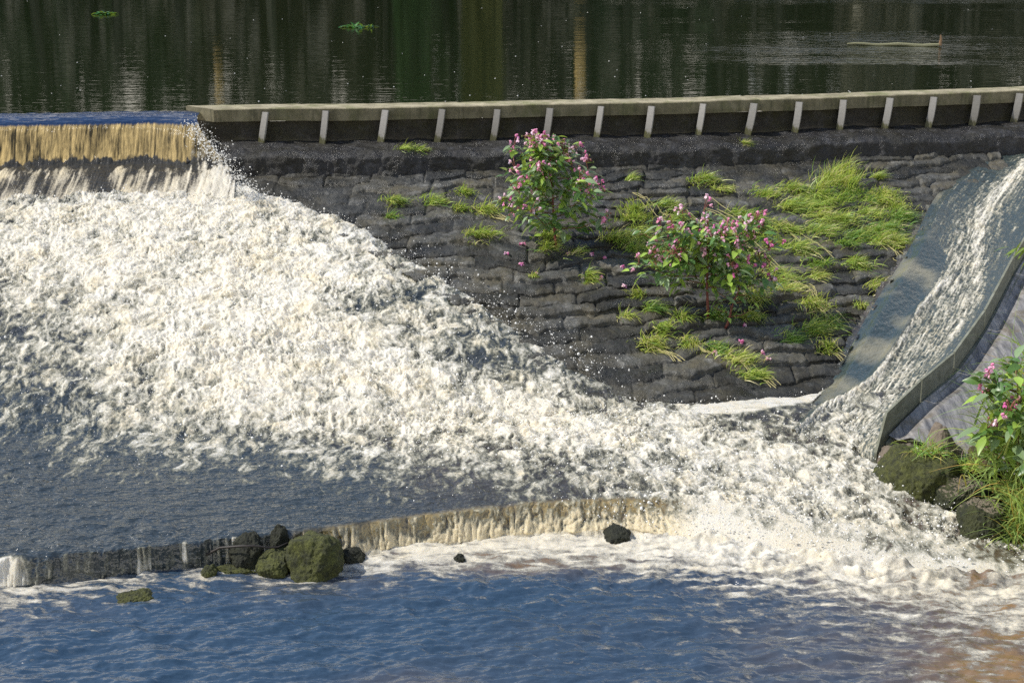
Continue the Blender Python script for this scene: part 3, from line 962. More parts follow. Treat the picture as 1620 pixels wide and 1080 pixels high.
jump = np.clip(field([(1200, 870, 1), (1300, 880, 1), (1400, 890, 1), (1500, 900, .7), (1600, 950, .5), (900, 860, .3), (1000, 870, .4), (1300, 950, .3), (600, 880, .15), (0, 940, .15), (300, 1000, 0), (700, 1000, 0), (1000, 1000, .05), (1300, 1030, .1)], Xr, Yr, .5, .3), 0, 1)
a = 0.20
u1 = Xr * math.cos(a) + Yr * math.sin(a)
u2 = -Xr * math.sin(a) + Yr * math.cos(a)
w0 = .10 * fbm(Xr * 2, Yr * 2, 1, 3)
wave = .016 * perlin(u1 * 1.5, u2 * 3.4 + w0 * 8, 0) + .013 * fbm(u1 * 3.2 + w0 * 6, u2 * 7.5, 4, 2) + .007 * fbm((Xr + w0) * 7, Yr * 15, 6, 3, .55)
edge_r = sstep(at_z(1000, 850, 0)[0], at_z(1130, 860, 0)[0], Xr) * np.exp(-((y5[None, :] - Yr) / .28) ** 2)
rough_w = .075 * edge_r * (1 + 1.6 * fbm(Xr * 4, Yr * 5, 77, 3)) + jump * (.09 * (billow(Xr * 4 + w0 * 4, Yr * 6, 2, 4, .55) - .15) + .03 * fbm(Xr * 14, Yr * 16, 3, 3))
Zr = (2.1 * wave + .010 * fbm(u1 * 5 + w0 * 9, u2 * 11, 44, 2)) * (1 - .3 * jump) + rough_w + .012 * np.clip(dens - .4, 0, 1) * billow(Xr * 18, Yr * 22, 9, 3)
nr = .5 + .95 * fbm((Xr - Yr * .25 + w0) * 4.0, (Yr + Xr * .12 + w0) * 13, 21, 5, .62)
lace = np.abs(perlin((Xr + w0 * 2) * 9, (Yr + w0 * 2) * 16, 3))
foam = .5 + (nr - (1 - dens)) * 1.3 - .30 * lace * (dens < .8)
foam = np.where(dens < .06, foam - .35, foam)
tag(grid_mesh("river_water", np.stack([Xr, Yr, Zr], -1), M['river'], attrs={"foam": foam, "amber": amb * (.7 + .6 * fbm(Xr * 3, Yr * 6, 8, 3)), "cream": np.clip(.2 + .5 * jump * fbm(Xr * 3, Yr * 4, 3, 3) + .5 * amb - .1, 0, 1)}), kind="structure")
# the river bed far out: the same water carried on past the frame
mb = MB()
mb.box((-60, -40, -.6), (60, 13.4, -.14))
tag(mb.build("river_bed", M['earth']), kind="structure")

# ------------------------------------------------------------------ chute on the right with its wing wall
wing_top = [(1400, 652, 13.5), (1455, 600, 14.1), (1507, 557, 14.8), (1556, 490, 15.7), (1602, 404, 17.15), (1632, 355, 18.0), (1665, 310, 18.8)]
WT = np.array([at_y(*p) for p in wing_top])
wing_near = at_y(1383, 716, 13.38)
wing_nb = at_y(1382, 752, 13.38)
# chute floor/water, lofted from the apron's edge to the wing wall
RZ = WT.copy()
pairs = [(on_bed(1600, 226), at_y(1720, 235, 19.9)), (on_bed(1560, 238), at_y(1690, 275, 19.3)), (on_bed(1490, 300), WT[5] - [0, 0, .14]), (on_bed(1445, 385), WT[4] - [0, 0, .14]), (on_bed(1385, 480), WT[3] - [0, 0, .15]), (on_bed(1330, 580), WT[2] * .5 + WT[1] * .5 - [0, 0, .17]), (on_bed(1290, 640), WT[0] - [0, 0, .26]), (on_bed(1255, 690), at_y(1384, 745, 13.4))]
PL = np.array([p[0] for p in pairs])
PR = np.array([p[1] for p in pairs])


def cat(P, t):
    """Catmull-Rom through the rows of P at t in [0, n-1]"""
    n_ = len(P)
    i = np.clip(np.floor(t).astype(int), 0, n_ - 2)
    f = (t - i)[:, None]
    p0, p1, p2, p3 = P[np.clip(i - 1, 0, n_ - 1)], P[i], P[i + 1], P[np.clip(i + 2, 0, n_ - 1)]
    return .5 * (2 * p1 + (p2 - p0) * f + (2 * p0 - 5 * p1 + 4 * p2 - p3) * f * f + (3 * p1 - p0 - 3 * p2 + p3) * f ** 3)


nt, nc = 520, 200
tt = np.linspace(0, len(pairs) - 1.001, nt)
Lc, Rc = cat(PL, tt), cat(PR, tt)
cc = np.linspace(-.04, 1.0, nc)
V = Lc[:, None, :] * (1 - cc)[None, :, None] + Rc[:, None, :] * cc[None, :, None]
ct = cc[None, :].repeat(nt, 0)
tv = tt[:, None].repeat(nc, 1)
V[..., 2] -= 0.075 * (1 - sstep(-.02, .10, ct + .035 * fbm(tv * 5, ct * 2, 3, 3))) * (1 - sstep(5, 6, tv))
V[..., 2] -= 0.10 * np.sin(np.clip(ct, 0, 1) * math.pi) * (1 - sstep(5.5, 7, tv))
# crest of white water swings from the upper middle to the right and back along the ramp's edge
c_ctr = np.interp(tv, [0, 1, 2, 3, 3.6, 4.2, 5, 6, 7], [.45, .50, .45, .50, .66, .60, .55, .5, .5])
c_wid = np.interp(tv, [0, 1, 2, 3, 3.6, 4.2, 5, 6, 7], [.10, .14, .20, .30, .26, .26, .34, .5, .6])
band = np.exp(-((ct - c_ctr) / c_wid) ** 2)
edge1 = np.exp(-((ct - np.interp(tv, [0, 1.5, 2, 3, 3.5, 4, 5, 6, 7], [.3, .3, .28, .50, .44, .36, .36, .1, 0])) / .05) ** 2) * sstep(3.0, 3.6, tv)
edge2 = np.exp(-((ct - np.interp(tv, [0, 1, 2, 3, 3.6, 4.2, 5], [.5, .45, .48, .66, .84, .80, .9])) / .06) ** 2) * (1 - sstep(4.4, 5.2, tv)) * .8
ramp = 1 - sstep(np.interp(tv, [0, 2.6, 3, 4, 5, 6, 7], [0, 0, .30, .34, .34, .06, 0]), np.interp(tv, [0, 2.6, 3, 4, 5, 6, 7], [.02, .02, .40, .40, .38, .12, .02]), ct)
X, Y = V[..., 0], V[..., 1]
q = X * .85 + Y * .5
p_ = -X * .5 + Y * .85
wob_c = .25 * fbm(ct * 6, tv * 2.5, 30, 3)
trb = .75 * fbm((ct + .1 * wob_c) * 24, (tv + wob_c) * 4.2, 3, 5, .66) + .45 * fbm(q * 22, p_ * 16, 3, 3, .6)
bl = billow((ct + .1 * wob_c) * 13, (tv + wob_c) * 4.5, 5, 4, .6)
trough = sstep(.78, .95, ct) * (1 - sstep(4.6, 5.4, tv))
rough_c = np.clip(band * 1.0 + edge1 + .25, 0, 1.2) * (1 - ramp) * (1 - .8 * trough)
V[..., 2] += rough_c * (.034 * trb + .040 * (bl - .18) + .008 * fbm(q * 30, p_ * 22, 7, 2)) + .05 * edge1 + .03 * band + ramp * (.010 * fbm(q * 6, p_ * 18, 9, 4) + .006 * trb)
dn = np.clip(.16 + .34 * band + .45 * edge1 + .42 * edge2 * .8 + .12 * sstep(4.5, 6, tv), 0, 1) * (1 - ramp * .95) * (1 - .75 * trough)
streaks = fbm((ct + .12 * wob_c) * 40, (tv + wob_c) * 4.5, 17, 4, .65) + .6 * fbm(q * 30, p_ * 30, 18, 2)
foam = .5 + (.5 + .7 * trb + .6 * streaks + .3 * (bl - .2) - (1 - dn)) * 1.05
foam = foam - ramp * .35
tag(grid_mesh("chute_water", V, M['chute'], attrs={"foam": foam, "amber": np.clip(ramp * (.10 + 2.2 * fbm(q * 2.0, p_ * 1.4, 8, 4)) + .05, 0, 1), "cream": np.clip(.15 + .5 * trb, 0, 1)}, flip=True), kind="structure")

# pale slab of old concrete laid bare in the ramp
wing = empty("wing_wall", tuple(WT[0] - np.array([0, 0, .5])))
tag(wing, "thin curved wing wall of grey green panels beside the chute", "wall")
inner = WT.copy()
dirs = np.gradient(WT[:, :2], axis=0)
dirs /= np.linalg.norm(dirs, axis=1)[:, None]
nrm = np.stack([dirs[:, 1], -dirs[:, 0]], -1)       # towards the bank
TH = 0.022
for i in range(len(WT) - 1):
    a, b = WT[i].copy(), WT[i + 1].copy()
    d = (b - a) / np.linalg.norm(b - a)
    g = 0.013
    a2, b2 = a + d * g, b - d * g
    na, nb_ = np.append(nrm[i], 0) * TH, np.append(nrm[i + 1], 0) * TH
    h = 0.62
    dn_ = np.array([0, 0, -h])
    mb = MB()
    segs = 8
    if i == 0:
        # the near panel ends in a raked edge
        low = wing_near
        lowb = wing_nb
        mb.add([a, b2, b2 + dn_, lowb, low, a + na, b2 + nb_, b2 + nb_ + dn_, lowb + na, low + na],
               [(0, 4, 3, 2, 1), (5, 6, 7, 8, 9), (0, 1, 6, 5), (1, 2, 7, 6), (2, 3, 8, 7), (3, 4, 9, 8), (4, 0, 5, 9)])
    else:
        mb.add([a2, b2, b2 + dn_, a2 + dn_, a2 + na, b2 + nb_, b2 + nb_ + dn_, a2 + na + dn_],
               [(0, 3, 2, 1), (4, 5, 6, 7), (0, 1, 5, 4), (1, 2, 6, 5), (2, 3, 7, 6), (3, 0, 4, 7)])
    mb.build("panel", M['wing'], wing)
# low kerb along the panels' foot
mb = MB()
ks = []
for i in range(len(WT)):
    n3 = np.append(nrm[i], 0)
    zt = WT[i] - [0, 0, .21 if i else .27]
    ks.append([zt + n3 * (TH + .004), zt + n3 * (TH + .07), zt + n3 * (TH + .075) - [0, 0, .16], zt + n3 * (TH + .004) - [0, 0, .16]])
vs = [v for r in ks for v in r]
mb.add(vs, [(q * 4 + e, q * 4 + (e + 1) % 4, q * 4 + 4 + (e + 1) % 4, q * 4 + 4 + e) for q in range(len(ks) - 1) for e in range(4)] + [(3, 2, 1, 0)])
mb.build("kerb", M['wing'], wing)

# sloping concrete slab behind the wing wall, with a wet gutter
nt, nc = 160, 120
tt = np.linspace(0, len(WT) - 1.001, nt)
base = cat(WT - np.array([0, 0, .18]), tt)
nn = cat(np.concatenate([nrm, np.zeros((len(WT), 1))], 1), tt)
ww = np.linspace(0.05, 2.6, nc)
V = base[:, None, :] + nn[:, None, :] * ww[None, :, None]
fallz = np.interp(ww, [0, .14, .25, .9, 1.6, 2.6], [0, -.05, .0, -.10, -.17, -.20])
V[..., 2] += fallz[None, :] + .008 * fbm(V[..., 0] * 5, V[..., 1] * 5, 3, 4)
V[..., 2] = np.maximum(V[..., 2], .12)
tag(grid_mesh("spillway_slab", V, M['slab'], flip=False), "sloping streaked concrete slab between the wing wall and the bank plants", "slab")

# bank on the right, under the plants
gx, gy = np.meshgrid(np.linspace(3.95, 9, 90), np.linspace(11.0, 16, 90))
e0 = 4.35 + .15 * np.sin(gy * 2.0)
gz = -.35 + .75 * sstep(0, .9, gx - e0 + .25) + .25 * np.clip(gx - e0 - .4, 0, 4) + .06 * fbm(gx * 3, gy * 3, 2, 4)
tag(grid_mesh("river_bank", np.stack([gx, gy, gz], -1), M['earth']), kind="structure")


# ------------------------------------------------------------------ boulders
import itertools


def ico(sub):
    bm = bmesh.new()
    bmesh.ops.create_icosphere(bm, subdivisions=sub, radius=1)
    vs = np.array([v.co[:] for v in bm.verts], np.float32)
    fs = [[v.index for v in f.verts] for f in bm.faces]
    bm.free()
    return vs, fs


ICO5 = ico(6)


def boulder(name, px, py_base, w_px, h_px, zb, depth, mat, label, seed, block=2.0, tilt=0, peak=0.0, peakx=0.0, lump=.16, fuzz=.018, sink=.25, parent=None):
    """px: centre, py_base: where it meets what it stands on, sizes as seen at distance D"""
    base = at_z(px, py_base, zb)
    D = base[1]
    wx = w_px / F * D / 2
    hz = max(h_px / F * D * .45, h_px / F * D / .93 - depth * .12)
    base = base * (1 + (depth * .22 if zb < 0 else 0) / D)
    base[2] = zb
    vs, fs = ICO5
    p = vs.copy()
    n_ = (np.abs(p) ** block).sum(1) ** (1 / block)
    p = p / n_[:, None]
    rr_ = np.random.default_rng(seed + 100)
    for _ in range(11):
        nn_ = rr_.normal(size=3)
        nn_ /= np.linalg.norm(nn_)
        dd = rr_.uniform(.74, .95)
        dt_ = p @ nn_
        p = p - np.where(dt_ > dd, (dt_ - dd) * .92, 0)[:, None] * nn_[None]
    dirn = p / np.linalg.norm(p, axis=1)[:, None]
    r = 1 + lump * fbm(p[:, 0] * 1.3 + seed * 7.1, p[:, 1] * 1.3 - seed * 3.3, p[:, 2] * 1.3 + seed, 4, .55) * 1.6
    p = p * r[:, None]
    P3 = np.stack([p[:, 0] * wx, p[:, 1] * depth, p[:, 2] * hz * (.5 + sink)], -1)
    if peak:
        g = np.exp(-((p[:, 0] - peakx) / .55) ** 2)
        P3[:, 2] += np.where(p[:, 2] > 0, p[:, 2] * hz * peak * (g - .45), 0)
    ca, sa = math.cos(math.radians(tilt)), math.sin(math.radians(tilt))
    P3[:, [0, 2]] = np.stack([P3[:, 0] * ca - P3[:, 2] * sa, P3[:, 0] * sa + P3[:, 2] * ca], -1)
    f2 = fuzz * (1.2 * billow(P3[:, 0] * 22 + seed, P3[:, 1] * 22, P3[:, 2] * 16, 4, .65) + 0.6 * fbm(P3[:, 0] * 60, P3[:, 1] * 60, P3[:, 2] * 40 + seed, 2))
    P3 += dirn * f2[:, None]
    P3[:, 2] += hz * (.5 + sink) - 2 * sink * hz
    o = raw_mesh(name, P3, [i for f in fs for i in f], [3] * len(fs), mat, None, True)
    o.location = base
    tag(o, label, "boulder")
    return o


# left group by the sill
boulder("boulder", 499, 908, 98, 76, -0.03, .26, M['rock_moss'], "largest of the mossy boulders by the sill, with a yellow green patch", 1, 2.6, lump=.13)
boulder("boulder", 395, 886, 60, 50, 0.0, .2, M['rock_black'], "dark boulder left of the big one, with white water streaming past its left side", 2, 2.4)
boulder("boulder", 441, 870, 33, 44, 0.06, .13, M['rock_black'], "small upright dark rock behind and between two mossy boulders", 3, 2.4)
boulder("boulder", 437, 905, 64, 38, -0.02, .17, M['rock_moss'], "low round green mossy rock in front of the dark boulder", 4, 2.2)
boulder("boulder", 331, 914, 28, 22, -0.02, .09, M['rock_moss'], "tiny mossy stone beneath the bent driftwood stick", 5, 2.2)
boulder("boulder", 558, 887, 46, 22, -0.02, .12, M['rock_black'], "low black wet rock right of the largest mossy boulder", 6, 2.2)
boulder("boulder", 977, 853, 46, 20, -0.01, .16, M['rock_black'], "lone black rock in the foam under the golden sill", 7, 2.3, peak=.3)
boulder("boulder", 727, 886, 16, 9, -0.01, .06, M['rock_black'], "pebble sized dark stone at the edge of the foam", 8, 2.2)
o = boulder("weed_mat", 217, 951, 74, 16, -0.03, .12, M['rock_moss'], "flat mat of green weed awash in the river", 9, 2.1, fuzz=.02)
o["category"] = "weed"
o = boulder("weed_mat", 372, 910, 90, 18, -0.04, .10, M['rock_moss'], "long low weedy ridge awash in front of the dark boulder", 19, 2.1, fuzz=.02, lump=.3)
o["category"] = "weed"
# right group at the end of the wing wall
boulder("boulder", 1452, 790, 142, 90, 0.0, .34, M['rock_moss'], "big dark mossy boulder at the end of the wing wall, grass on top", 10, 3.0, lump=.14, fuzz=.03)
boulder("boulder", 1422, 742, 72, 44, 0.12, .2, M['rock_brown'], "flat brown slab of rock wedged against the wing wall", 11, 3.0, tilt=6, fuzz=.006)
boulder("boulder", 1492, 756, 70, 80, 0.1, .22, M['rock_brown'], "pointed brown boulder standing behind the mossy ones", 12, 2.6, peak=.35, peakx=-.25, fuzz=.006)
boulder("boulder", 1549, 756, 64, 60, 0.1, .2, M['rock_rust'], "round rusty brown boulder right of the pointed one", 13, 2.3, fuzz=.012)
boulder("boulder", 1512, 812, 106, 70, 0.0, .26, M['rock_block'], "square mossy block with a bare flat pale top", 14, 5.0, lump=.05, fuzz=.03, sink=.12)
boulder("boulder", 1554, 854, 80, 66, 0.0, .22, M['rock_block'], "low mossy block half hidden by the bank reeds", 15, 3.2, lump=.1, fuzz=.03)

# driftwood stick
mb = MB()
yd = at_z(372, 888, 0)[1] - .06
pts = [at_y(322, 897, yd), at_y(310, 889, yd), at_y(322, 879, yd), at_y(348, 866, yd - .02), at_y(380, 863.5, yd - .1), at_y(402, 863, yd - .1), at_y(425, 866, yd - .05), at_y(440, 865, yd), at_y(455, 858, yd)]
mb.tube(pts, [.007, .009, .010, .010, .009, .008, .008, .007, .005], 7)
tag(mb.build("driftwood_stick", M['wood'], smooth=True), "thin black bent stick caught against the dark boulder", "stick")

# ------------------------------------------------------------------ grass
LG, DG, YG, ST = (0.38, 0.52, 0.10), (0.16, 0.31, 0.07), (0.56, 0.60, 0.14), (0.70, 0.62, 0.32)


def blade(mb, root, d, length, width, droop, col, nseg=4):
    d = Vector(d).normalized()
    p = Vector(root)
    side = d.cross(Vector((random.gauss(0, .5), random.gauss(0, .5), 1))).normalized()
    vs = []
    st = length / nseg
    for k in range(nseg + 1):
        w = width * (1 - (k / nseg) ** 1.6) + .0006
        vs += [p - side * w, p + side * w]
        d = (d + Vector((droop[0], droop[1], droop[2])) * (1 / nseg)).normalized()
        p = p + d * st
    mb.add(vs, [(2 * k, 2 * k + 1, 2 * k + 3, 2 * k + 2) for k in range(nseg)], col)


def tuft(mb, root, r, n, length, mixc, flow=(0.55, -0.75, -0.55), up=.8, width=.0042):
    """grass on the apron, each clump combed its own way downstream"""
    turn = random.gauss(0, .45)
    ca, sa = math.cos(turn), math.sin(turn)
    fl = (flow[0] * ca - flow[1] * sa, flow[0] * sa + flow[1] * ca, flow[2] * random.uniform(.6, 1.3))
    upk = up * random.uniform(.7, 1.35)
    for _ in range(n):
        a = random.uniform(0, 2 * math.pi)
        rr = r * abs(random.gauss(0, .6))
        x, y = root[0] + rr * math.cos(a), root[1] + rr * .75 * math.sin(a)
        z = ground(x, y)
        d = (fl[0] * .25 + random.gauss(0, .38), fl[1] * .25 + random.gauss(0, .36), upk * random.uniform(.6, 1.3))
        c = random.choices((LG, DG, YG, ST), mixc)[0]
        f = random.uniform(.65, 1.35)
        c = tuple(min(1, q * f) for q in c)
        k = random.uniform(.6, 1.2)
        L = length * random.uniform(.45, 1.25)
        blade(mb, (x, y, z - .01), d, L, width * random.uniform(.7, 1.4), tuple(f_ * 1.8 * k for f_ in fl), c)


def runner(mb, p0, p1, col=ST):
    """a dead straw stem lying down the slope"""
    n_ = 7
    pts = []
    for k in range(n_):
        s = k / (n_ - 1)
        x, y = p0[0] + (p1[0] - p0[0]) * s + random.gauss(0, .008), p0[1] + (p1[1] - p0[1]) * s
        pts.append((x, y, ground(x, y) + .018 + .012 * math.sin(s * 9)))
    mb.tube(pts, [.004] * n_, 4, col)


def ground(x, y):
    yw = float(wall_y(x)) - LEDGE
    if y > yw:
        k = (float(wall_y(x)) - y) / LEDGE
        return Z_BASE + .02 - float(np.interp(k, [0, .5, .7, .83, .9, 1], [0, .04, .075, .14, .24, .3]))
    return apron_z(x, y)


MIXL = (.50, .16, .22, .12)
MIXD = (.25, .65, .05, .05)
MIXY = (.35, .08, .35, .22)
mass = MB()
mass_px = [(1100, 285, 22), (1090, 290, 20), (1020, 308, 26), (1010, 335, 26), (1040, 325, 26), (1070, 345, 26), (1000, 350, 24), (1150, 312, 26), (1130, 300, 22), (1180, 332, 30), (1215, 305, 32), (1240, 320, 30), (1260, 295, 32), (1290, 305, 34), (1275, 325, 30), (1345, 295, 36), (1310, 315, 34), (1290, 335, 32), (1330, 335, 34), (1360, 322, 34), (1390, 305, 34), (1412, 298, 34), (1420, 315, 30), (1425, 330, 22), (1400, 345, 32), (1375, 345, 32), (1420, 365, 30), (1350, 355, 34), (1300, 360, 32), (1260, 352, 30), (1230, 352, 30), (1195, 350, 30), (1205, 375, 30), (1230, 390, 30), (1262, 392, 30), (1280, 410, 26), (1300, 420, 24), (1240, 420, 28), (960, 378, 24), (985, 385, 26), (1003, 395, 26), (1020, 410, 22), (1045, 400, 26), (1062, 390, 24), (940, 398, 22), (905, 398, 20), (870, 392, 22), (860, 378, 20), (1012, 378, 24), (1230, 447, 28), (1262, 462, 26), (1290, 478, 24), (1312, 492, 20), (1200, 470, 26), (1222, 432, 28), (1185, 500, 22), (1212, 505, 24), (1140, 505, 16), (1160, 510, 18), (1180, 405, 20), (1165, 375, 22), (1250, 440, 22), (1390, 360, 30), (1335, 310, 30), (1320, 285, 30), (1370, 300, 26), (1440, 375, 16), (1170, 320, 26), (1240, 365, 26), (1325, 372, 22)]
for i, (x, y, s) in enumerate(mass_px):
    p = on_bed(x, y)
    m_ = random.choices((MIXL, MIXD, MIXY), (.55, .18, .27))[0]
    if random.random() < .12:
        continue
    p = p + np.array([random.gauss(0, .05), random.gauss(0, .05), 0])
    tuft(mass, p, s / 150, int(s * 9.5), random.uniform(.13, .25), m_)
for x, y in ((1320, 262), (1335, 258), (1345, 268), (1310, 270), (1328, 275), (1340, 280), (1298, 282)):
    p = on_bed(x, y + 12)
    tuft(mass, p, .15, 75, .25, MIXY, flow=(.3, -.25, -.5), up=1.4)
for a, b in (((1000, 310), (1060, 345)), ((1130, 330), (1200, 375)), ((1180, 390), (1330, 500)), ((1230, 350), (1300, 395)), ((1090, 345), (1140, 385)), ((1280, 450), (1320, 500)), ((1290, 330), (1420, 350)), ((1370, 350), (1440, 400))):
    p0, p1 = on_bed(*a), on_bed(*b)
    for _ in range(4):
        j = np.array([random.gauss(0, .05), random.gauss(0, .05), 0])
        runner(mass, p0 + j, p1 + j + np.array([random.gauss(0, .05), 0, 0]))
tag(mass.build("grass", M['grass']), "bright green grass spread over the upper right of the apron", "grass", kind="stuff")

singles = [(622, 320, 22, MIXL, "yellow green tuft leftmost on the apron, beside the white water"), (685, 320, 24, MIXL, "rounded tuft second from the left below the ledge"), (735, 306, 18, MIXL, "small fresh tuft close under the ledge face"),
           (727, 330, 16, MIXL, "small leaning tuft left of the pale straggling one"), (765, 333, 26, MIXY, "pale straggling tuft left of the tall pink balsam"), (760, 372, 30, MIXL, "long combed tuft lying alone between white water and balsam"),
           (635, 243, 15, MIXL, "left one of two little tufts on the ledge"), (662, 243, 15, MIXL, "right one of two little tufts on the ledge"), (616, 342, 11, MIXD, "thin dark wisp of grass just below the leftmost tuft"),
           (931, 441, 15, MIXL, "lone small tuft on bare stone between both balsams"), (843, 438, 9, MIXL, "tiny tuft near fallen petals at the edge of the cascade"), (1385, 278, 14, MIXL, "little bright tuft above the right end of the grass"),
           (1250, 545, 24, MIXD, "dark glossy tuft combed towards the chute"), (1283, 520, 26, MIXL, "round light tuft above the dark glossy one"), (1308, 545, 22, MIXY, "yellowish tuft at the apron's edge by the chute"),
           (1165, 575, 34, MIXY, "straw streaked tuft lowest on the apron above the foam"), (1190, 597, 24, MIXL, "short tuft at the very foot of the apron"), (1130, 555, 18, MIXD, "thin upright tuft above the straw streaked lowest one"),
           (1078, 507, 16, MIXL, "small tuft left of the second balsam's stem"), (1030, 490, 18, MIXD, "wispy dark tuft left of the balsam, drooping"), (1045, 525, 18, MIXL, "sparse tuft above the low yellow straw tuft"),
           (1030, 545, 24, MIXY, "low yellow straw tuft on the left of the lower apron"), (1092, 545, 18, MIXY, "sparse yellow tuft below the second balsam's stem"), (990, 500, 15, MIXY, "yellow wisp nearest the rapids on the lower apron"), (1010, 468, 13, MIXY, "thin wisp of dry grass above the yellow one"),
           (1355, 400, 34, MIXL, "big combed tuft at the right of the apron, towards the chute"), (1395, 430, 28, MIXY, "yellow straw tuft trailing down into the chute"), (1365, 462, 12, MIXY, "tiny straw tuft on the last course before the chute"), (995, 285, 12, MIXL, "small tuft under the ledge between balsam and grass"), (1175, 245, 9, MIXY, "wisp of grass hanging over the ledge face")]
for (x, y, s, m_, lab) in singles:
    p = on_bed(x, y) if y > 262 else at_z(x, y, 1.78)
    if 262 >= y:
        p = at_y(x, y, float(wall_y((x - 810) / F * 19)) - .40)
    mb = MB()
    tuft(mb, p, s / 170, int(s * 11), random.uniform(.14, .22) * (1 if s > 12 else .8), m_)
    if m_ is MIXY and s > 17:
        for _ in range(6):
            L = s / 75
            runner(mb, p + np.array([random.gauss(-.05, .05), .05, 0]), p + np.array([L * random.uniform(.5, 1), -L * random.uniform(.6, 1.1), 0]))
    for k, vv in enumerate(mb.v):
        mb.v[k] = tuple(np.array(vv) - p)
    o = mb.build("grass_tuft", M['grass'])
    o.location = p
    tag(o, lab, "grass tuft", "grass tufts on the weir")


# ------------------------------------------------------------------ balsam plants
def leaf(mb, p, d, L, W, col, fold=.25):
    d = Vector(d).normalized()
    side = d.cross(Vector((random.gauss(0, .35), random.gauss(0, .35), 1)))
    if side.length < .1:
        side = Vector((1, 0, 0))
    side.normalize()
    upv = side.cross(d).normalized()
    p = Vector(p)
    vs, fs = [], []
    ks = (0, .18, .42, .68, .88, 1)
    ws = (.06, .62, 1, .78, .34, .02)
    for k, w in zip(ks, ws):
        c_ = p + d * (L * k) - upv * (L * .32 * k * k)
        vs += [c_ - side * W * w + upv * fold * W * w, c_, c_ + side * W * w + upv * fold * W * w]
    for i in range(len(ks) - 1):
        b = i * 3
        fs += [(b, b + 1, b + 4, b + 3), (b + 1, b + 2, b + 5, b + 4)]
    mb.add(vs, fs, col)


OCT_V, OCT_F = ico(1)


def blob(mb, p, sx, sy, sz, col):
    mb.add([(p[0] + v[0] * sx, p[1] + v[1] * sy, p[2] + v[2] * sz) for v in OCT_V], [tuple(f) for f in OCT_F], col)


PINKS = [(0.82, 0.30, 0.52), (0.86, 0.46, 0.63), (0.72, 0.18, 0.42), (0.88, 0.60, 0.72)]


def flower(mb, p, s):
    """helmet flower: pouch, hood and a split lower lip"""
    c = random.choice(PINKS)
    a = random.uniform(0, 2 * math.pi)
    fx, fy = math.cos(a), math.sin(a)
    blob(mb, p, s * .42, s * .42, s * .5, c)
    blob(mb, (p[0] + fx * s * .4, p[1] + fy * s * .4, p[2] + s * .32), s * .32, s * .32, s * .22, tuple(min(1, q * 1.15) for q in c))
    P = Vector(p) + Vector((fx, fy, -.2)) * s * .35
    for sg in (-1, 1):
        leaf(mb, P, (fx - sg * fy * .6, fy + sg * fx * .6, -.9), s * .95, s * .34, tuple(min(1, q * random.uniform(.9, 1.3)) for q in c), .1)


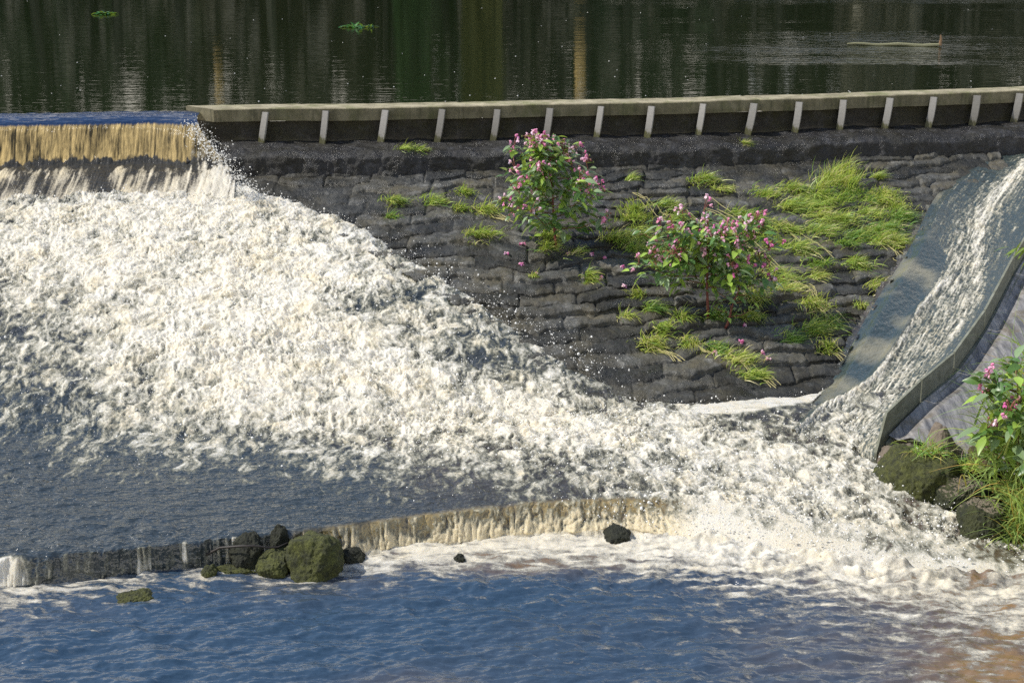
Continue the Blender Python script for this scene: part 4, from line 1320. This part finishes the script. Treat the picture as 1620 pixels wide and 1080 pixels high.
def balsam(root, name, label, H, stems, spread, nleaf, nclus, seed, leafL=.135, base_col=(0.16, 0.04, 0.03), crown_lo=.28, lean=(0, 0), top_shift=(0, 0), pink=1.0, dome=True):
    random.seed(seed)
    e = empty(name, tuple(root))
    tag(e, label, "balsam plant", "flowering balsam plants")
    st, lf, fl, sk = MB(), MB(), MB(), MB()
    nodes = []

    def main(p0, h, ln, r0):
        pts, rad = [], []
        m_ = 9
        for k in range(m_):
            s = k / (m_ - 1)
            pts.append((p0[0] + ln[0] * s + .012 * math.sin(s * 7 + seed) + top_shift[0] * s * s, p0[1] + ln[1] * s + top_shift[1] * s * s, p0[2] + h * s))
            rad.append(r0 * (1 - .78 * s))
        st.tube(pts, rad, 7, base_col)
        return pts
    trunk = main((0, 0, -.03), H * .9, lean, .017)
    nb_ = stems
    for i in range(nb_):
        s = crown_lo + (1 - crown_lo) * (i + .5) / nb_
        k = s * (len(trunk) - 1)
        i0 = min(int(k), len(trunk) - 2)
        b = Vector(trunk[i0]).lerp(Vector(trunk[i0 + 1]), k - i0)
        az = i * 2.399 + random.uniform(-.4, .4)
        fs_ = max(.20, math.sqrt(max(0, 1 - ((s - .46) / .60) ** 2))) if dome else (max(.16, 1.08 - 1.05 * (s - .30)) if s > .30 else .8 + .2 * s / .3)
        L = spread * fs_ * random.uniform(.8, 1.12)
        rise = L * random.uniform(.15, .5)
        tip = b + Vector((math.cos(az) * L, math.sin(az) * L * .8, rise))
        mid = b.lerp(tip, .55) - Vector((0, 0, L * .10))
        st.tube([b, mid, tip], [.008, .006, .003], 5, (0.15, 0.075, 0.035))
        nodes.append((b, mid, tip, az, L))
    tips = [Vector(trunk[-1])]
    for _ in range(nleaf):
        b, mid, tip, az, L = random.choice(nodes)
        s = random.random() ** .8
        p = b.lerp(mid, s * 2) if s < .5 else mid.lerp(tip, s * 2 - 1)
        p = p + Vector((random.gauss(0, .05), random.gauss(0, .05), random.gauss(0, .05)))
        a2 = az + random.gauss(0, 1.0)
        g = random.random()
        col = (0.10, 0.21, 0.06) if g < .34 else ((0.24, 0.34, 0.18) if g < .70 else (0.34, 0.50, 0.09))
        f = random.uniform(.75, 1.25)
        col = tuple(q * f for q in col)
        leaf(lf, p, (math.cos(a2), math.sin(a2), random.gauss(.05, .4)), leafL * random.uniform(.6, 1.25), leafL * .19 * random.uniform(.8, 1.35), col)
    k = 0
    cl = [t_ for (_, _, t_, _, _) in nodes] + tips * 2
    for i in range(nclus):
        c0 = cl[i % len(cl)] if i < len(cl) else random.choice(nodes)[1].lerp(random.choice(nodes)[2], random.uniform(.3, .9))
        cb = Vector(c0)
        c0 = Vector(c0) + Vector((random.gauss(0, .03), random.gauss(0, .03), random.uniform(.0, .10)))
        for q in range(random.randint(4, 8)):
            d = Vector((random.gauss(0, .045), random.gauss(0, .045), random.gauss(0, .045)))
            st.tube([cb, c0 - Vector((0, 0, .03)), c0 + d * .6 + Vector((0, 0, .015)), c0 + d], [.004, .0028, .0024, .002], 4, (0.30, 0.09, 0.07))
            if random.random() < .72 * pink:
                flower(fl, c0 + d, random.uniform(.027, .043))
            else:
                blob(st, c0 + d, .009, .009, .014, random.choice([(0.22, 0.10, 0.05), (0.30, 0.12, 0.10), (0.14, 0.18, 0.04)]))
        for q in range(2):
            leaf(lf, c0 + Vector((random.gauss(0, .02), random.gauss(0, .02), -.03)), (random.gauss(0, 1), random.gauss(0, 1), .3), leafL * random.uniform(.4, .8), leafL * .12, (0.10, 0.2, 0.04))
    for mb_, nm_, mt_ in ((st, "stem", M['stem']), (lf, "foliage", M['leaf']), (fl, "blossom", M['petal'])):
        if mb_.v:
            mb_.build(nm_, mt_, None, True).parent = e
    return e


r1 = on_bed(880, 397)
r1[2] = ground(r1[0], r1[1])
balsam(r1, "balsam_plant", "tall pink balsam on the apron, its topmost flowers before the ledge", 1.30, 22, .60, 900, 44, 3, lean=(-.02, 0), top_shift=(-.14, 0), crown_lo=.20, dome=False)
r2 = on_bed(1118, 505)
r2[2] = ground(r2[0], r2[1])
balsam(r2, "balsam_plant", "broad round pink balsam on a bare red stem amid the grass", 1.10, 24, .64, 1050, 48, 8, lean=(.03, 0), top_shift=(-.06, 0), crown_lo=.36, leafL=.135)
r3 = on_bed(1145, 520)
r3[2] = ground(r3[0], r3[1])
balsam(r3, "balsam_plant", "thin sparse balsam shoot leaning right of the bare red stem", .55, 8, .22, 70, 0, 13, lean=(.16, 0), crown_lo=.25, leafL=.07)
# right bank: balsams and reeds growing at the frame's edge
b1 = at_z(1618, 800, .25)
balsam(b1, "balsam_plant", "tall balsam on the right bank with bright pink flowers at its tip", 1.30, 12, .34, 300, 10, 21, lean=(-.16, 0), crown_lo=.2, leafL=.17, base_col=(0.2, 0.16, 0.05))
b2 = at_z(1660, 770, .35)
balsam(b2, "balsam_plant", "leafy balsam half out of frame at the right edge", 1.3, 12, .34, 260, 5, 23, lean=(-.05, 0), crown_lo=.15, leafL=.17, base_col=(0.2, 0.16, 0.05))
random.seed(99)


def reed(root, name, label, n_, L, lean, seed, mixc, spread=.2):
    random.seed(seed)
    mb = MB()
    for _ in range(n_):
        x, y = random.gauss(0, spread), random.gauss(0, spread * .7)
        c = random.choices(((0.32, 0.46, 0.14), (0.20, 0.33, 0.10), (0.46, 0.54, 0.15), (0.50, 0.34, 0.10)), mixc)[0]
        f = random.uniform(.7, 1.3)
        z0 = random.uniform(0, .75) * L
        blade(mb, (x, y, z0 * random.random()), (random.gauss(lean, .35), random.gauss(-.1, .35), random.uniform(.7, 1.5)), L * random.uniform(.35, .9), .0075 * random.uniform(.6, 1.3),
              (random.gauss(lean * 1.5, .5), random.gauss(-.3, .4), -random.uniform(.4, 1.9)), tuple(q * f for q in c), 7)
    o = mb.build(name, M['grass'])
    o.location = root
    tag(o, label, "reed clump", "reeds on the right bank")
    return o


reed(at_z(1636, 866, .02), "reed_clump", "long arching green reeds hanging over the water at the right edge", 420, .70, -.05, 31, (.5, .2, .2, .1), .10)
reed(at_z(1636, 795, .22), "reed_clump", "dense reeds above the lower ones on the right bank", 520, 1.0, -.10, 32, (.5, .2, .25, .05), .16)
reed(at_z(1630, 715, .38), "reed_clump", "upper reeds mixed with the bank balsam", 460, 1.0, -.10, 33, (.45, .3, .2, .05), .15)
reed(at_z(1632, 870, .0), "reed_clump", "dry orange brown stems at the water's edge under the reeds", 70, .5, -.1, 34, (.1, .1, .2, .6), .1)
# willow sprig at the frame's right edge
mb = MB()
w0 = at_y(1660, 400, 13.2)
for k in range(16):
    p = Vector(w0) + Vector((-.02 * k + random.gauss(0, .02), random.gauss(0, .03), .004 * k + random.gauss(0, .02)))
    leaf(mb, p, (-1 + random.gauss(0, .3), random.gauss(0, .3), random.gauss(-.45, .25)), random.uniform(.10, .17), .011, (0.17, 0.26, 0.035))
mb.tube([w0, Vector(w0) + Vector((-.16, 0, .05)), Vector(w0) + Vector((-.30, 0, .04))], [.006, .004, .002], 5, (0.12, 0.14, 0.04))
mb.tube([Vector(w0) + Vector((.1, 0, .0)), Vector(w0) + Vector((.14, 0, -.7)), Vector(w0) + Vector((.2, .1, -1.5))], [.008, .01, .012], 5, (0.12, 0.14, 0.04))
o = mb.build("willow_shoot", M['leaf'])
tag(o, "willow leaf sprig poking in at the right edge above the wing wall", "sprig")
# grass on the right boulders
for (x, y, D, s, ztop, lab) in ((1466, 738, at_z(1466, 790, 0)[1] + .02, 26, .44, "yellow green grass growing on top of the big mossy boulder"), (1527, 752, at_z(1527, 812, 0)[1] + .24, 22, .33, "fresh low grass between pointed boulder and square block")):
    mb = MB()
    p = at_y(x, y, D)
    p[2] = ztop
    for _ in range(150):
        c = random.choices((LG, DG, YG, ST), MIXL)[0]
        blade(mb, (random.gauss(0, s / 330), random.gauss(0, .07), random.gauss(-.02, .012)), (random.gauss(0, .7), random.gauss(-.1, .6), random.uniform(.5, 1.4)), random.uniform(.08, .24), .0035, (random.gauss(0, .8), random.gauss(-.4, .5), -1.3), tuple(q * random.uniform(.7, 1.3) for q in c), 5)
    o = mb.build("grass_tuft", M['grass'])
    o.location = p
    tag(o, lab, "grass tuft")

# ------------------------------------------------------------------ small things
# fallen petals on the stones
petal_px = [(803, 405), (823, 420), (826, 388), (850, 433), (985, 432), (900, 400), (935, 407), (953, 441), (987, 457), (1172, 549), (1207, 566), (1216, 578), (957, 408), (1130, 566), (1177, 519)]
for i, (x, y) in enumerate(petal_px):
    p = on_bed(x, y)
    p[2] = ground(p[0], p[1]) + .02
    mb = MB()
    for _ in range(3):
        flower(mb, (random.gauss(0, .012), random.gauss(0, .012), random.gauss(0, .004)), random.uniform(.022, .032))
    o = mb.build("fallen_blossom", M['petal'])
    o.location = p
    tag(o, "fallen pink blossom lying on the dark wet stones", "blossom", "fallen blossoms on the apron")

# floating log and weed on the pond
mb = MB()
p0, p1 = at_z(1340, 71.5, Z_POND), at_z(1487, 74, Z_POND)
pts = [p0 + (p1 - p0) * s + np.array([0, 0, .02 + .01 * math.sin(s * 14)]) for s in np.linspace(0, 1, 12)]
mb.tube(pts, [.012, .018, .022, .02, .025, .024, .028, .027, .03, .03, .03, .024], 7, (0.22, 0.215, 0.12))
e = p1 + np.array([0, 0, .02])
mb.tube([e, e + np.array([.01, 0, .10]), e + np.array([.0, 0, .17])], [.03, .02, .012], 6, (0.2, 0.12, 0.06))
tag(mb.build("floating_log", M['stem']), "long pale thin log floating on the pond at upper right", "log")
for x, y, w, lab in ((565, 43.5, .36, "flat green weed raft floating in the middle of the pond"), (166, 23, .2, "tiny green weed raft floating at upper left of the pond")):
    p = at_z(x, y, Z_POND)
    mb = MB()
    for _ in range(110):
        leaf(mb, (max(-w * .8, min(w * .8, random.gauss(0, w * .36))), random.gauss(0, .06), random.uniform(.0, .03)), (random.gauss(0, 1), random.gauss(0, 1), random.gauss(.1, .2)), .12, .025, tuple(q * random.uniform(.6, 1.3) for q in (0.05, 0.16, 0.03)))
    o = mb.build("weed_raft", M['leaf'])
    o.location = p
    tag(o, lab, "weed")
# specks of foam on the pond
mb = MB()
for _ in range(70):
    x, y = random.uniform(0, 1620), random.uniform(2, 160) if random.random() < .7 else random.uniform(110, 165)
    p = at_z(x, y, Z_POND)
    if p[1] < float(wall_y(p[0])) + .5:
        continue
    s = random.uniform(.004, .009)
    blob(mb, (p[0], p[1], p[2] + .002), s * random.uniform(1, 1.8), s, s * .6, (1, 1, 1))
tag(mb.build("foam_flecks", M['drop'], smooth=True), "tiny white foam flecks scattered over the dark pond", "foam", kind="stuff")

# ------------------------------------------------------------------ spray above the white water
XX, YY, ZZ, dens, amp, keep, sd = CAS
w = np.where(keep & (sd < -.02), np.clip(dens, 0, 1) ** 2 * (amp / .05), 0)
w[-6:] = 0
pr = (w / w.sum()).ravel()
N = 16000
pick = rng.choice(len(pr), N, p=pr)
P = np.stack([XX.ravel()[pick], YY.ravel()[pick], ZZ.ravel()[pick]], -1)
am = amp.ravel()[pick]
P[:, 2] += np.abs(rng.normal(0, 1, N)) * am * .75
P[:, :2] += rng.normal(0, .012, (N, 2))
sz = rng.gamma(2.0, .0011, N) + .0012
# along the torn edges: the crest's right flank and the chute
ex = []
for _ in range(1500):
    s = random.random()
    px_, py_ = 300 + 100 * s + random.gauss(0, 7 + 9 * s), 195 + 115 * s + random.gauss(0, 8)
    ex.append(at_y(px_, py_, 18.75 - .45 * s))
for _ in range(700):
    px_, py_ = random.gauss(0, 1), random.gauss(0, 1)
    k = random.random()
    bx = np.interp(k, [0, .5, 1], [640, 800, 960])
    by = np.interp(k, [0, .5, 1], [405, 510, 600])
    q = on_bed(bx + px_ * 22, by + py_ * 14)
    ex.append(q + np.array([0, 0, .03 + abs(random.gauss(0, .05))]))
ex = np.array(ex)
P = np.concatenate([P, ex])
sz = np.concatenate([sz, rng.gamma(2.0, .0012, len(ex)) + .0012])
N = len(P)
iv, if_ = ico(1)
iv = iv / 1.0
st_ = rng.uniform(.7, 1.8, (N, 1, 3))
VV = P[:, None, :] + iv[None] * sz[:, None, None] * st_
FF = (np.array(if_)[None] + (np.arange(N) * len(iv))[:, None, None]).reshape(-1)
tag(raw_mesh("spray", VV, FF, np.full(N * len(if_), 3), M['drop'], None, True), "white droplets thrown up over the cascade", "spray", kind="stuff")
# ------------------------------------------------------------------ daylight
EL, AZX, AZY = math.radians(49), -1.0, 0.06
hd = math.hypot(AZX, AZY)
sd_ = Vector((AZX / hd * math.cos(EL), AZY / hd * math.cos(EL), math.sin(EL)))
sl_ = bpy.data.lights.new("sun", 'SUN')
sl_.energy = 4.3
sl_.angle = math.radians(0.53)
sl_.color = (1.0, 0.95, 0.86)
so = bpy.data.objects.new("sun", sl_)
COL.objects.link(so)
so.rotation_euler = (-sd_).to_track_quat('-Z', 'Y').to_euler()
w_ = bpy.data.worlds.new("World")
scene.world = w_
w_.use_nodes = True
nt_ = w_.node_tree
bg = nt_.nodes["Background"]
sky = nt_.nodes.new("ShaderNodeTexSky")
sky.sky_type = 'NISHITA'
sky.sun_disc = False
sky.sun_elevation = EL
sky.sun_rotation = math.atan2(sd_.x, sd_.y)
sky.air_density = 1.0
sky.dust_density = 0.4
sky.ozone_density = 2.0
tc_ = nt_.nodes.new("ShaderNodeTexCoord")
mp_ = nt_.nodes.new("ShaderNodeMapping")
mp_.inputs["Scale"].default_value = (1.6, 1.6, 4.5)
no_ = nt_.nodes.new("ShaderNodeTexNoise")
no_.inputs["Scale"].default_value = 1.7
no_.inputs["Detail"].default_value = 6
no_.inputs["Roughness"].default_value = 0.6
ra_ = nt_.nodes.new("ShaderNodeValToRGB")
ra_.color_ramp.elements[0].position = 0.50
ra_.color_ramp.elements[1].position = 0.66
mx_ = nt_.nodes.new("ShaderNodeMix")
mx_.data_type = 'RGBA'
nt_.links.new(tc_.outputs["Generated"], mp_.inputs[0])
nt_.links.new(mp_.outputs[0], no_.inputs["Vector"])
sp_ = nt_.nodes.new("ShaderNodeSeparateXYZ")
nt_.links.new(tc_.outputs["Generated"], sp_.inputs[0])
hz_ = nt_.nodes.new("ShaderNodeMapRange")      # unseen cloud, added thicker low down for pale streaks on the river
hz_.inputs[1].default_value = 0.12
hz_.inputs[2].default_value = 0.55
hz_.inputs[3].default_value = 0.20
hz_.inputs[4].default_value = -0.05
nt_.links.new(sp_.outputs[2], hz_.inputs[0])
ad_ = nt_.nodes.new("ShaderNodeMath")
nt_.links.new(no_.outputs["Fac"], ad_.inputs[0])
nt_.links.new(hz_.outputs[0], ad_.inputs[1])
nt_.links.new(ad_.outputs[0], ra_.inputs[0])
nt_.links.new(ra_.outputs[0], mx_.inputs[0])
nt_.links.new(sky.outputs[0], mx_.inputs[6])
mx_.inputs[7].default_value = (9.6, 9.0, 7.8, 1)
nt_.links.new(mx_.outputs[2], bg.inputs[0])
bg.inputs[1].default_value = 0.15
scene.view_settings.view_transform = 'Standard'
scene.view_settings.look = 'None'
scene.view_settings.exposure = 0.10
scene.view_settings.gamma = 1
scene.cycles.use_denoising = False
scene.cycles.max_bounces = 6
scene.cycles.sample_clamp_direct = 5.0
scene.cycles.sample_clamp_indirect = 3.0
